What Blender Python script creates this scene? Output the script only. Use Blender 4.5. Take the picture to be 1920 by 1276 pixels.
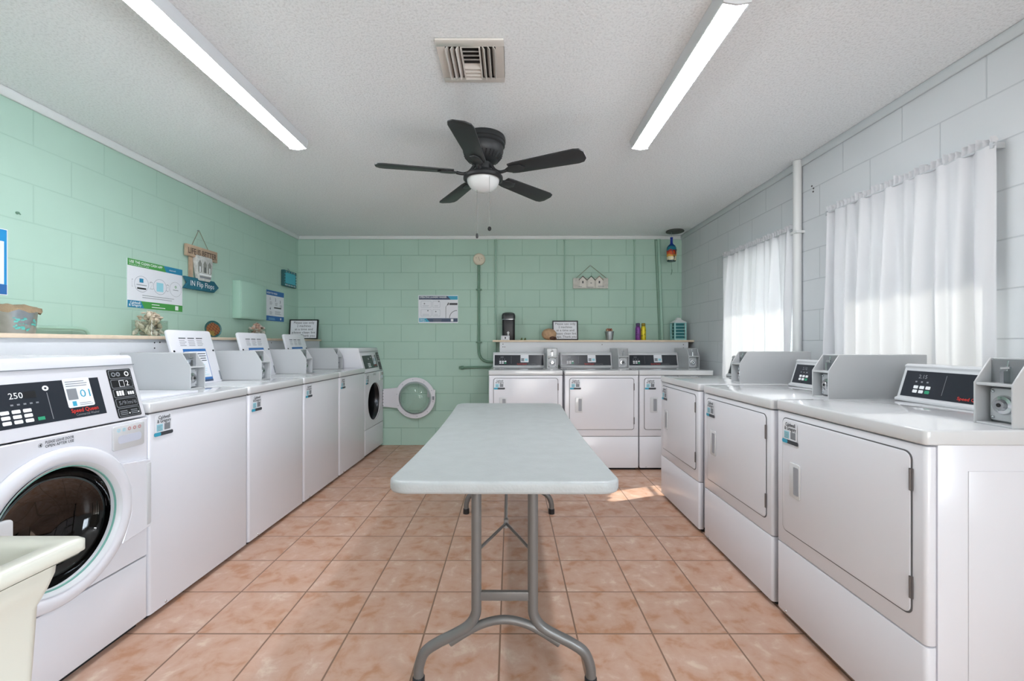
import bpy, bmesh, math, random
from mathutils import Vector, Matrix
random.seed(7)
R = math.radians
for o in list(bpy.data.objects): bpy.data.objects.remove(o)
S = bpy.context.scene
C = S.collection
H = 1.165            # camera height
F = 815.0            # focal length in pixels for a 1920 wide frame
VX, VY = 957.0, 643.0
CEIL = 2.391; BACK = 4.975; LEFT = -2.43; RIGHT = 1.96; FRONT = -2.2

# ---------------------------------------------------------------- camera
cam = bpy.data.objects.new('camera', bpy.data.cameras.new('camera')); C.objects.link(cam)
cam.location = (0, 0, H); cam.rotation_euler = (R(90), 0, 0)
cam.data.sensor_width = 36; cam.data.lens = F / 1920 * 36
cam.data.shift_x = (960 - VX) / 1920; cam.data.shift_y = (VY - 638) / 1920
cam.data.clip_start = 0.02
S.camera = cam
# ---------------------------------------------------------------- view
S.view_settings.view_transform = 'Standard'; S.view_settings.look = 'None'
S.view_settings.exposure = 1.0; S.view_settings.gamma = 1; S.view_settings.use_curve_mapping = False
# ---------------------------------------------------------------- sky, sun, daylight, added fill lamps
W = bpy.data.worlds.new('world'); S.world = W; W.use_nodes = True
bg = W.node_tree.nodes['Background']
bg.inputs[0].default_value = (0.80, 0.90, 1.0, 1); bg.inputs[1].default_value = 0.3
def lamp(name, kind, energy, loc, direction, color=(1, 1, 1), size=None, size_y=None, angle=None):
    l = bpy.data.lights.new(name, kind); l.energy = energy; l.color = color
    if size:
        if size_y: l.shape = 'RECTANGLE'; l.size = size; l.size_y = size_y
        else: l.size = size
    if angle: l.angle = angle
    o = bpy.data.objects.new(name, l); C.objects.link(o); o.location = loc
    o.rotation_euler = Vector(direction).to_track_quat('-Z', 'Y').to_euler()
    return o
sun_el, sun_az = R(33), R(20)
lamp('sun', 'SUN', 6.3, (6, 6, 6), (-math.cos(sun_el) * math.cos(sun_az), -math.cos(sun_el) * math.sin(sun_az), -math.sin(sun_el)), (1.0, 0.94, 0.86), angle=R(1.0))
lamp('rear_fill', 'AREA', 108, (0.8, FRONT - 3.8, 0.9), (-0.1, 1, 0.12), (1.0, 0.965, 0.92), 4.2, 2.6)  # unseen doorway is assumed; lamp added to brighten the room from behind
lamp('rear_graze_fill', 'AREA', 6, (0.0, FRONT + 0.02, 2.20), (0, 1, 0.03), (0.95, 0.97, 1.0), 0.5, 0.08)  # added unseen lamp grazing the ceiling, for shadows beyond the strip lights
lamp('window_fill', 'AREA', 125, (RIGHT + 0.62, -1.3, 1.25), (-1, 0.15, 0.06), (0.79, 0.88, 1.0), 1.5, 1.3)  # added fill through an invented window, to brighten the left machines
lamp('window_fill', 'AREA', 3, (RIGHT + 0.42, 2.17, 1.4), (-1, 0, 0), (0.9, 0.95, 1.0), 0.85, 1.1)
lamp('window_fill', 'AREA', 16, (RIGHT + 0.42, 3.47, 1.4), (-1, 0, 0), (0.9, 0.95, 1.0), 0.9, 1.1)

# ---------------------------------------------------------------- materials
def lin(c):
    return tuple(((x / 255) / 12.92 if x / 255 <= 0.04045 else ((x / 255 + 0.055) / 1.055) ** 2.4) for x in c) + (1,)
MATS = {}
def mat(name, col, rough=0.5, metal=0.0, emit=0.0, spec=0.5, noise=0.0, nscale=8.0, bump=0.0, bscale=60, coat=0.0):
    if name in MATS: return MATS[name]
    m = bpy.data.materials.new(name); m.use_nodes = True; n = m.node_tree.nodes; l = m.node_tree.links
    b = n['Principled BSDF']; b.inputs['Base Color'].default_value = lin(col)
    b.inputs['Roughness'].default_value = rough; b.inputs['Metallic'].default_value = metal
    b.inputs['Specular IOR Level'].default_value = spec; b.inputs['Coat Weight'].default_value = coat
    if emit:
        b.inputs['Emission Color'].default_value = lin(col); b.inputs['Emission Strength'].default_value = emit
    tc = n.new('ShaderNodeTexCoord')
    if noise:
        t = n.new('ShaderNodeTexNoise'); t.inputs['Scale'].default_value = nscale; t.inputs['Detail'].default_value = 6
        l.new(tc.outputs['Object'], t.inputs['Vector'])
        r = n.new('ShaderNodeMixRGB'); r.blend_type = 'MULTIPLY'; r.inputs[0].default_value = 1
        r.inputs[1].default_value = lin(col)
        rp = n.new('ShaderNodeValToRGB'); rp.color_ramp.elements[0].position = 0.3; rp.color_ramp.elements[1].position = 0.7
        rp.color_ramp.elements[0].color = (1 - noise,) * 3 + (1,); rp.color_ramp.elements[1].color = (1, 1, 1, 1)
        l.new(t.outputs['Fac'], rp.inputs[0]); l.new(rp.outputs[0], r.inputs[2]); l.new(r.outputs[0], b.inputs['Base Color'])
    if bump:
        t = n.new('ShaderNodeTexNoise'); t.inputs['Scale'].default_value = bscale; t.inputs['Detail'].default_value = 3
        l.new(tc.outputs['Object'], t.inputs['Vector'])
        bp = n.new('ShaderNodeBump'); bp.inputs['Strength'].default_value = bump; bp.inputs['Distance'].default_value = 0.004
        l.new(t.outputs['Fac'], bp.inputs['Height']); l.new(bp.outputs[0], b.inputs['Normal'])
    MATS[name] = m; return m

def block_mat(name, col, joint, axis, c, width, bstr=0.5, smooth_rough=0.55):
    m = bpy.data.materials.new(name); m.use_nodes = True; n = m.node_tree.nodes; l = m.node_tree.links
    b = n['Principled BSDF']; b.inputs['Roughness'].default_value = smooth_rough; b.inputs['Specular IOR Level'].default_value = 0.3
    g = n.new('ShaderNodeNewGeometry'); sx = n.new('ShaderNodeSeparateXYZ'); l.new(g.outputs['Position'], sx.inputs[0])
    ad = n.new('ShaderNodeMath'); ad.operation = 'ADD'; ad.inputs[1].default_value = c; l.new(sx.outputs[axis], ad.inputs[0])
    cx = n.new('ShaderNodeCombineXYZ'); l.new(ad.outputs[0], cx.inputs[0])
    az = n.new('ShaderNodeMath'); az.operation = 'ADD'; az.inputs[1].default_value = 0.003; l.new(sx.outputs[2], az.inputs[0]); l.new(az.outputs[0], cx.inputs[1])
    br = n.new('ShaderNodeTexBrick'); br.offset = 0.5
    br.inputs['Scale'].default_value = 1; br.inputs['Brick Width'].default_value = width; br.inputs['Row Height'].default_value = 0.1975
    br.inputs['Mortar Size'].default_value = 0.004; br.inputs['Mortar Smooth'].default_value = 0.6; br.inputs['Bias'].default_value = -1
    l.new(cx.outputs[0], br.inputs['Vector'])
    nz = n.new('ShaderNodeTexNoise'); nz.inputs['Scale'].default_value = 2.2; nz.inputs['Detail'].default_value = 5; l.new(g.outputs['Position'], nz.inputs['Vector'])
    mx = n.new('ShaderNodeMixRGB'); mx.inputs[1].default_value = lin(col); mx.inputs[2].default_value = lin(joint)
    l.new(br.outputs['Fac'], mx.inputs[0])
    mv = n.new('ShaderNodeMixRGB'); mv.blend_type = 'MULTIPLY'; mv.inputs[0].default_value = 0.14
    l.new(mx.outputs[0], mv.inputs[1]); l.new(nz.outputs['Fac'], mv.inputs[2]); l.new(mv.outputs[0], b.inputs['Base Color'])
    n2 = n.new('ShaderNodeTexNoise'); n2.inputs['Scale'].default_value = 45; n2.inputs['Detail'].default_value = 5; l.new(g.outputs['Position'], n2.inputs['Vector'])
    hs = n.new('ShaderNodeMath'); hs.operation = 'MULTIPLY_ADD'; hs.inputs[1].default_value = -1.0
    l.new(br.outputs['Fac'], hs.inputs[0])
    ns = n.new('ShaderNodeMath'); ns.operation = 'MULTIPLY'; ns.inputs[1].default_value = 0.22; l.new(n2.outputs['Fac'], ns.inputs[0]); l.new(ns.outputs[0], hs.inputs[2])
    bp = n.new('ShaderNodeBump'); bp.inputs['Strength'].default_value = bstr; bp.inputs['Distance'].default_value = 0.004
    l.new(hs.outputs[0], bp.inputs['Height']); l.new(bp.outputs[0], b.inputs['Normal'])
    MATS[name] = m; return m

def ceiling_mat():
    m = bpy.data.materials.new('popcorn ceiling'); m.use_nodes = True; n = m.node_tree.nodes; l = m.node_tree.links
    b = n['Principled BSDF']; b.inputs['Roughness'].default_value = 0.95; b.inputs['Specular IOR Level'].default_value = 0.1
    g = n.new('ShaderNodeNewGeometry')
    v = n.new('ShaderNodeTexNoise'); v.inputs['Scale'].default_value = 105; v.inputs['Detail'].default_value = 3; v.inputs['Roughness'].default_value = 0.6
    l.new(g.outputs['Position'], v.inputs['Vector'])
    rp = n.new('ShaderNodeValToRGB'); rp.color_ramp.elements[0].position = 0.36; rp.color_ramp.elements[0].color = lin((226, 229, 231)); rp.color_ramp.elements[1].position = 0.52; rp.color_ramp.elements[1].color = lin((240, 243, 245))
    l.new(v.outputs['Fac'], rp.inputs[0]); l.new(rp.outputs[0], b.inputs['Base Color'])
    bp = n.new('ShaderNodeBump'); bp.inputs['Strength'].default_value = 0.5; bp.inputs['Distance'].default_value = 0.008
    l.new(v.outputs['Fac'], bp.inputs['Height']); l.new(bp.outputs[0], b.inputs['Normal'])
    MATS['ceil'] = m; return m

def floor_mat():
    m = bpy.data.materials.new('terracotta floor tiles'); m.use_nodes = True; n = m.node_tree.nodes; l = m.node_tree.links
    b = n['Principled BSDF']; b.inputs['Specular IOR Level'].default_value = 0.4
    g = n.new('ShaderNodeNewGeometry')
    mp = n.new('ShaderNodeMapping'); mp.inputs['Location'].default_value = (0.0407 + 0.3054 * 20, -1.7438 + 0.2938 * 20, 0); l.new(g.outputs['Position'], mp.inputs[0])
    br = n.new('ShaderNodeTexBrick'); br.offset = 0.0; br.inputs['Scale'].default_value = 1
    br.inputs['Brick Width'].default_value = 0.3054; br.inputs['Row Height'].default_value = 0.2938
    br.inputs['Mortar Size'].default_value = 0.0038; br.inputs['Mortar Smooth'].default_value = 0.25; br.inputs['Bias'].default_value = 0
    br.inputs['Color1'].default_value = (0, 0, 0, 1); br.inputs['Color2'].default_value = (1, 1, 1, 1); br.inputs['Mortar'].default_value = (0.5, 0.5, 0.5, 1)
    l.new(mp.outputs[0], br.inputs['Vector'])
    sc = n.new('ShaderNodeVectorMath'); sc.operation = 'SCALE'; sc.inputs['Scale'].default_value = 13.0; l.new(br.outputs['Color'], sc.inputs[0])
    ad = n.new('ShaderNodeVectorMath'); ad.operation = 'ADD'; l.new(sc.outputs[0], ad.inputs[0]); l.new(g.outputs['Position'], ad.inputs[1])
    n1 = n.new('ShaderNodeTexNoise'); n1.inputs['Scale'].default_value = 11; n1.inputs['Detail'].default_value = 7; n1.inputs['Roughness'].default_value = 0.58; n1.inputs['Distortion'].default_value = 0.35; l.new(ad.outputs[0], n1.inputs['Vector'])
    rp = n.new('ShaderNodeValToRGB'); e = rp.color_ramp.elements
    e[0].position = 0.34; e[0].color = lin((182, 134, 104)); e[1].position = 0.72; e[1].color = lin((216, 194, 174))
    x = e.new(0.46); x.color = lin((194, 156, 134)); x = e.new(0.60); x.color = lin((200, 166, 148))
    l.new(n1.outputs['Fac'], rp.inputs[0])
    vc = n.new('ShaderNodeMixRGB'); vc.blend_type = 'MULTIPLY'; vc.inputs[0].default_value = 0.09; l.new(rp.outputs[0], vc.inputs[1]); l.new(br.outputs['Color'], vc.inputs[2])
    mx = n.new('ShaderNodeMixRGB'); l.new(br.outputs['Fac'], mx.inputs[0]); l.new(vc.outputs[0], mx.inputs[1]); mx.inputs[2].default_value = lin((132, 104, 86))
    l.new(mx.outputs[0], b.inputs['Base Color'])
    rr = n.new('ShaderNodeMapRange'); rr.inputs['To Min'].default_value = 0.34; rr.inputs['To Max'].default_value = 0.5; l.new(n1.outputs['Fac'], rr.inputs[0]); l.new(rr.outputs[0], b.inputs['Roughness'])
    iv = n.new('ShaderNodeMath'); iv.operation = 'MULTIPLY_ADD'; iv.inputs[1].default_value = -1; l.new(br.outputs['Fac'], iv.inputs[0])
    s2 = n.new('ShaderNodeMath'); s2.operation = 'MULTIPLY'; s2.inputs[1].default_value = 0.25; l.new(n1.outputs['Fac'], s2.inputs[0]); l.new(s2.outputs[0], iv.inputs[2])
    bp = n.new('ShaderNodeBump'); bp.inputs['Strength'].default_value = 0.6; bp.inputs['Distance'].default_value = 0.003
    l.new(iv.outputs[0], bp.inputs['Height']); l.new(bp.outputs[0], b.inputs['Normal'])
    return m

def sheer_mat():
    m = bpy.data.materials.new('sheer white curtain'); m.use_nodes = True; n = m.node_tree.nodes; l = m.node_tree.links
    n.remove(n['Principled BSDF']); out = n['Material Output']
    d = n.new('ShaderNodeBsdfDiffuse'); d.inputs[0].default_value = lin((212, 213, 217))
    t = n.new('ShaderNodeBsdfTranslucent'); t.inputs[0].default_value = lin((236, 235, 232))
    x = n.new('ShaderNodeBsdfTransparent')
    m1 = n.new('ShaderNodeMixShader'); m1.inputs[0].default_value = 0.12; l.new(d.outputs[0], m1.inputs[1]); l.new(t.outputs[0], m1.inputs[2])
    m2 = n.new('ShaderNodeMixShader'); m2.inputs[0].default_value = 0.03; l.new(m1.outputs[0], m2.inputs[1]); l.new(x.outputs[0], m2.inputs[2])
    l.new(m2.outputs[0], out.inputs[0]); return m

def glass_mat(name, tint=(235, 245, 242), clear=0.9, ior=1.45):
    m = bpy.data.materials.new(name); m.use_nodes = True; n = m.node_tree.nodes; l = m.node_tree.links
    n.remove(n['Principled BSDF']); out = n['Material Output']
    x = n.new('ShaderNodeBsdfTransparent'); x.inputs[0].default_value = tuple(c * clear for c in lin(tint)[:3]) + (1,)
    g = n.new('ShaderNodeBsdfGlossy'); g.inputs['Roughness'].default_value = 0.03
    f = n.new('ShaderNodeLayerWeight'); f.inputs[0].default_value = 0.25
    fm = n.new('ShaderNodeMath'); fm.operation = 'MULTIPLY_ADD'; fm.inputs[1].default_value = 0.45; fm.inputs[2].default_value = 0.035; l.new(f.outputs['Facing'], fm.inputs[0])
    mx = n.new('ShaderNodeMixShader'); l.new(fm.outputs[0], mx.inputs[0]); l.new(x.outputs[0], mx.inputs[1]); l.new(g.outputs[0], mx.inputs[2])
    l.new(mx.outputs[0], out.inputs[0]); return m

WHITE = mat('white enamel', (221, 221, 227), 0.22, spec=0.5, coat=0.2)
WHITE2 = mat('white enamel top', (208, 209, 211), 0.09, coat=0.6)
LGREY = mat('light grey plastic', (205, 207, 210), 0.35)
CASEGREY = mat('grey meter case', (186, 188, 190), 0.30)
GREYMET = mat('grey metal face', (150, 153, 156), 0.35, 0.5)
CHROME = mat('chrome', (210, 212, 215), 0.15, 1.0)
STEEL = mat('galvanised steel', (176, 184, 188), 0.3, 0.9, noise=0.2, nscale=30)
DARK = mat('painted gap shade', (28, 28, 30), 0.8)  # dark block colour stands in for shade in the gap under machines
PANEL = mat('charcoal control panel', (40, 44, 52), 0.25)
BLACK = mat('black plastic', (22, 23, 26), 0.4)
SEAM = mat('painted seam shadow', (96, 96, 98), 0.8)  # grey puts the shade of door and worktop seams into colour
TXTW = mat('printed white', (232, 234, 236), 0.5)
TXTG = mat('printed grey', (130, 134, 140), 0.5)
TXTK = mat('printed dark grey', (60, 64, 70), 0.5)
PAPER = mat('white paper', (226, 228, 234), 0.6)
CYAN = mat('printed cyan', (58, 160, 190), 0.5)
LCYAN = mat('printed pale cyan', (150, 208, 222), 0.5)
NAVY = mat('printed navy', (62, 78, 104), 0.5)
BLUE = mat('printed blue', (46, 104, 168), 0.5)
SKYB = mat('printed sky blue', (30, 140, 200), 0.5)
GRN = mat('printed green', (70, 150, 72), 0.5)
REDP = mat('printed red', (200, 52, 44), 0.5)
GBTN = mat('green button', (40, 150, 110), 0.5)
TEALP = mat('printed teal', (38, 130, 168), 0.5)
DGLASS = mat('dark drum steel', (60, 62, 66), 0.25, 0.8)
GLASS = glass_mat('door glass', (246, 248, 247), 0.97)
DOORGLASS = glass_mat('tinted door glass', (120, 124, 128), 0.6)
WOOD = mat('pale raw wood', (226, 206, 182), 0.6, noise=0.12, nscale=20)
SHELFW = mat('white painted board', (214, 216, 220), 0.5, noise=0.04)
FANB = mat('matte black fan', (38, 40, 42), 0.45)
GREENP = mat('green painted pipe', (156, 190, 173), 0.45)
GREEND = mat('green paint with shadow tone', (104, 140, 120), 0.45)  # conduit is plain green; the shadow over it is mixed into this colour
TABLEM = mat('speckled table plastic', (176, 180, 181), 0.38, noise=0.09, nscale=14, bump=0.25, bscale=120)
LEGM = mat('grey powder coated steel', (114, 112, 110), 0.35, 0.3)
CREAM = mat('cream sink plastic', (206, 204, 192), 0.35)
TRIMW = mat('white trim', (220, 224, 224), 0.5)

# ---------------------------------------------------------------- geometry builder
TXT = {}
def text_mesh(s, bold=False):
    if (s, bold) in TXT: return TXT[(s, bold)]
    cu = bpy.data.curves.new('t', 'FONT'); cu.body = s; cu.resolution_u = 2
    if bold: cu.offset = 0.018
    ob = bpy.data.objects.new('t', cu); me = ob.to_mesh()
    v = [(p.co.x, p.co.y) for p in me.vertices]; f = [tuple(p.vertices) for p in me.polygons]
    ob.to_mesh_clear(); bpy.data.objects.remove(ob); bpy.data.curves.remove(cu)
    w = max([p[0] for p in v] or [1]); TXT[(s, bold)] = (v, f, w); return TXT[(s, bold)]

class G:
    def __init__(s, m=None): s.v = []; s.f = []; s.mi = []; s.mats = []; s.cur = m; s.T = Matrix.Identity(4)
    def add(s, vs, fs, m=None):
        m = m or s.cur
        if m not in s.mats: s.mats.append(m)
        k = s.mats.index(m); b = len(s.v)
        s.v += [tuple(s.T @ Vector(p)) for p in vs]
        for f in fs: s.f.append(tuple(b + i for i in f)); s.mi.append(k)
        return s
    def box(s, x0, y0, z0, x1, y1, z1, m=None):
        v = [(x0, y0, z0), (x1, y0, z0), (x1, y1, z0), (x0, y1, z0), (x0, y0, z1), (x1, y0, z1), (x1, y1, z1), (x0, y1, z1)]
        return s.add(v, [(3, 2, 1, 0), (4, 5, 6, 7), (0, 1, 5, 4), (1, 2, 6, 5), (2, 3, 7, 6), (3, 0, 4, 7)], m)
    def prism(s, pts, axis, a0, a1, m=None):
        def P(p, a): return {'x': (a, p[0], p[1]), 'y': (p[0], a, p[1]), 'z': (p[0], p[1], a)}[axis]
        n = len(pts); v = [P(p, a0) for p in pts] + [P(p, a1) for p in pts]
        f = [tuple(range(n)), tuple(range(2 * n - 1, n - 1, -1))] + [(i, (i + 1) % n, n + (i + 1) % n, n + i) for i in range(n)]
        return s.add(v, f, m)
    def lathe(s, prof, c=(0, 0, 0), axis='z', n=32, m=None, sx=1, sy=1):
        v = []; f = []; k = len(prof)
        for j in range(n):
            a = 2 * math.pi * j / n
            for r, h in prof:
                x, y = r * math.cos(a) * sx, r * math.sin(a) * sy
                p = {'z': (x, y, h), 'y': (x, h, y), 'x': (h, x, y)}[axis]
                v.append((p[0] + c[0], p[1] + c[1], p[2] + c[2]))
        for j in range(n):
            for i in range(k - 1):
                a, b = j * k + i, ((j + 1) % n) * k + i
                f.append((a, b, b + 1, a + 1))
        return s.add(v, f, m)
    def tube(s, pts, r, n=10, m=None, caps=True):
        pts = [Vector(p) for p in pts]; rr = r if isinstance(r, (list, tuple)) else [r] * len(pts)
        v = []; f = []; up = None
        for i, p in enumerate(pts):
            t = (pts[min(i + 1, len(pts) - 1)] - pts[max(i - 1, 0)]).normalized()
            if up is None: up = t.orthogonal().normalized()
            up = (up - t * up.dot(t)).normalized(); sd = t.cross(up)
            for j in range(n):
                a = 2 * math.pi * j / n; v.append(tuple(p + (up * math.cos(a) + sd * math.sin(a)) * rr[i]))
        for i in range(len(pts) - 1):
            for j in range(n): f.append((i * n + j, i * n + (j + 1) % n, (i + 1) * n + (j + 1) % n, (i + 1) * n + j))
        if caps: f += [tuple(range(n - 1, -1, -1)), tuple((len(pts) - 1) * n + j for j in range(n))]
        return s.add(v, f, m)
    def sphere(s, c, r, m=None, n=16, k=10, sc=(1, 1, 1)):
        prof = [(max(1e-5, r * math.sin(math.pi * i / k)), -r * math.cos(math.pi * i / k)) for i in range(k + 1)]
        v = []; f = []
        for j in range(n):
            a = 2 * math.pi * j / n
            for q, h in prof: v.append((c[0] + q * math.cos(a) * sc[0], c[1] + q * math.sin(a) * sc[1], c[2] + h * sc[2]))
        for j in range(n):
            for i in range(k): a, b = j * (k + 1) + i, ((j + 1) % n) * (k + 1) + i; f.append((a, b, b + 1, a + 1))
        return s.add(v, f, m)
    def loft(s, rings, m=None, cap0=False, cap1=False):
        n = len(rings[0]); v = [p for r in rings for p in r]; f = []
        for i in range(len(rings) - 1):
            for j in range(n): f.append((i * n + j, i * n + (j + 1) % n, (i + 1) * n + (j + 1) % n, (i + 1) * n + j))
        if cap0: f.append(tuple(range(n - 1, -1, -1)))
        if cap1: f.append(tuple((len(rings) - 1) * n + j for j in range(n)))
        return s.add(v, f, m)
    def build(s, name, parent=None, bevel=0, seg=2, angle=35, loc=None, rot=None):
        me = bpy.data.meshes.new(name); bm = bmesh.new()
        vs = [bm.verts.new(p) for p in s.v]
        for f, k in zip(s.f, s.mi):
            try: q = bm.faces.new([vs[i] for i in f]); q.material_index = k
            except ValueError: pass
        bmesh.ops.remove_doubles(bm, verts=bm.verts, dist=1e-6)
        bmesh.ops.recalc_face_normals(bm, faces=bm.faces)
        if bevel:
            es = [e for e in bm.edges if len(e.link_faces) == 2 and e.calc_face_angle(0) > R(28)]
            if es: bmesh.ops.bevel(bm, geom=es, offset=bevel, segments=seg, affect='EDGES', profile=0.5, clamp_overlap=True)
        bm.to_mesh(me); bm.free()
        for m in s.mats: me.materials.append(m)
        me.polygons.foreach_set('use_smooth', [True] * len(me.polygons)); me.set_sharp_from_angle(angle=R(angle))
        o = bpy.data.objects.new(name, me); C.objects.link(o)
        if parent: o.parent = parent
        if loc: o.location = loc
        if rot: o.rotation_euler = rot
        return o

class Art:
    """flat print on a plane: base point, right, up, normal"""
    def __init__(s, g, o, u, v): s.g = g; s.o = Vector(o); s.u = Vector(u).normalized(); s.w = Vector(v).normalized(); s.n = s.u.cross(s.w)
    def p(s, x, y, k): return tuple(s.o + s.u * x + s.w * y + s.n * (0.0006 * k))
    def poly(s, pts, m, k=1): s.g.add([s.p(x, y, k) for x, y in pts], [tuple(range(len(pts)))], m); return s
    def rect(s, x0, y0, x1, y1, m, k=1): return s.poly([(x0, y0), (x1, y0), (x1, y1), (x0, y1)], m, k)
    def rrect(s, x0, y0, x1, y1, r, m, k=1): return s.poly(rr2(x0, y0, x1, y1, r), m, k)
    def ring(s, cx, cy, r0, r1, m, k=1, n=24, sy=1):
        v = []; f = []
        for i in range(n):
            a = 2 * math.pi * i / n
            for r in (r0, r1): v.append(s.p(cx + r * math.cos(a), cy + r * math.sin(a) * sy, k))
        for i in range(n): j = (i + 1) % n; f.append((2 * i, 2 * i + 1, 2 * j + 1, 2 * j))
        s.g.add(v, f, m); return s
    def frame(s, x0, y0, x1, y1, t, m, k=1):
        s.rect(x0, y0, x1, y0 + t, m, k).rect(x0, y1 - t, x1, y1, m, k).rect(x0, y0 + t, x0 + t, y1 - t, m, k).rect(x1 - t, y0 + t, x1, y1 - t, m, k); return s
    def text(s, t, x, y, size, m, k=2, width=None, bold=False, slant=0, center=False):
        v, f, w = text_mesh(t, bold); sx = size if width is None else width / w
        if center: x = x - w * sx / 2
        s.g.add([s.p(x + a * sx + b * size * slant, y + b * size, k) for a, b in v], f, m); return s
    def lines(s, x0, y0, x1, y1, n, m, k=2, t=0.3, rag=0.25):
        dy = (y1 - y0) / n
        for i in range(n):
            s.rect(x0, y0 + dy * i, x1 - (x1 - x0) * rag * random.random(), y0 + dy * (i + t), m, k)
        return s

def rr2(x0, y0, x1, y1, r, n=5):
    pts = []
    for cx, cy, a0 in ((x1 - r, y0 + r, -90), (x1 - r, y1 - r, 0), (x0 + r, y1 - r, 90), (x0 + r, y0 + r, 180)):
        for i in range(n + 1): a = R(a0 + 90 * i / n); pts.append((cx + r * math.cos(a), cy + r * math.sin(a)))
    return pts

def tag(o, label=None, cat=None, group=None, kind=None):
    if label: o['label'] = label
    if cat: o['category'] = cat
    if group: o['group'] = group
    if kind: o['kind'] = kind
    return o
def thing(name, label, cat, loc=(0, 0, 0), rz=0, group=None):
    o = bpy.data.objects.new(name, None); C.objects.link(o); o.empty_display_size = 0.1
    o.location = loc; o.rotation_euler = (0, 0, rz); return tag(o, label, cat, group)
def struct(o): o['kind'] = 'structure'; return o
def smooth_path(pts, k=6):
    P = [Vector(p) for p in pts]; out = []
    for i in range(len(P) - 1):
        a, b, c, d = P[max(i - 1, 0)], P[i], P[i + 1], P[min(i + 2, len(P) - 1)]
        for j in range(k):
            t = j / k; out.append(0.5 * ((2 * b) + (c - a) * t + (2 * a - 5 * b + 4 * c - d) * t * t + (3 * b - a - 3 * c + d) * t ** 3))
    out.append(P[-1]); return out

# ================================================================ THE ROOM
def panelled(name, m, boxes):
    g = G(m)
    for b in boxes: g.box(*b)
    return struct(g.build(name))
GREENW = block_mat('green painted block left', (178, 208, 193), (169, 200, 185), 1, 40 * 0.386 - 2.2145, 0.386, 0.28)
GREENB = block_mat('green painted block back', (178, 208, 193), (152, 185, 169), 0, 1.448, 0.396)
GREYW = block_mat('grey white painted block', (212, 216, 219), (192, 197, 201), 1, 4.0, 0.386, 0.4)
panelled('floor', floor_mat(), [(LEFT - 0.2, FRONT - 0.2, -0.12, RIGHT + 0.2, BACK + 0.2, 0)])
panelled('ceiling', ceiling_mat(), [(LEFT - 0.2, FRONT - 0.2, CEIL, RIGHT + 0.2, BACK + 0.2, CEIL + 0.12)])
panelled('wall_left', GREENW, [(LEFT - 0.2, FRONT - 0.2, 0, LEFT, BACK + 0.2, CEIL)])
panelled('wall_back', GREENB, [(LEFT, BACK, 0, RIGHT, BACK + 0.2, CEIL)])
WIN = [(1.77, 2.57), (3.03, 3.93)]; WZ0, WZ1 = 0.50, 1.88
rx0, rx1 = RIGHT, RIGHT + 0.2
panelled('wall_right', GREYW, [(rx0, FRONT - 0.2, 0, rx1, BACK + 0.2, WZ0), (rx0, FRONT - 0.2, WZ1, rx1, BACK + 0.2, CEIL),
    (rx0, FRONT - 0.2, WZ0, rx1, -2.05, WZ1), (rx0, -0.35, WZ0, rx1, WIN[0][0], WZ1), (rx0, WIN[0][1], WZ0, rx1, WIN[1][0], WZ1), (rx0, WIN[1][1], WZ0, rx1, BACK + 0.2, WZ1)])
panelled('wall_front', GREYW, [(LEFT, FRONT - 0.2, 0, -0.15, FRONT, CEIL), (1.85, FRONT - 0.2, 0, RIGHT, FRONT, CEIL), (-0.15, FRONT - 0.2, 2.25, 1.85, FRONT, CEIL)])  # opening is assumed, widened to pass the rear fill
gr = mat('pale concrete ground', (190, 188, 180), 0.9, noise=0.1)
panelled('ground', gr, [(-10, -12, -0.2, 14, 12, -0.13)])
EAVE = mat('painted soffit', (220, 220, 216), 0.7)
panelled('shading_eave', EAVE, [(RIGHT + 0.2, -3, CEIL + 0.02, RIGHT + 1.42, 6.5, CEIL + 0.12)])  # unseen overhang added to keep sun off the upper curtains
# trims round the ceiling
def trim(name, pts, axis, a0, a1): return struct(G(TRIMW).prism(pts, axis, a0, a1).build(name, bevel=0.003))
trim('trim_1', [(LEFT, CEIL - 0.043), (LEFT + 0.013, CEIL - 0.043), (LEFT + 0.024, CEIL - 0.02), (LEFT + 0.024, CEIL - 0.001), (LEFT, CEIL - 0.001)], 'y', FRONT, BACK)
trim('trim_2', [(BACK, CEIL - 0.04), (BACK - 0.013, CEIL - 0.04), (BACK - 0.024, CEIL - 0.018), (BACK - 0.024, CEIL - 0.001), (BACK, CEIL - 0.001)], 'x', LEFT, RIGHT)
struct(G(mat('grey painted trim', (200, 205, 208), 0.55)).prism([(RIGHT, CEIL - 0.045), (RIGHT - 0.012, CEIL - 0.045), (RIGHT - 0.022, CEIL - 0.02), (RIGHT - 0.022, CEIL - 0.001), (RIGHT, CEIL - 0.001)], 'y', FRONT, BACK).build('trim_3', bevel=0.003))
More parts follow.
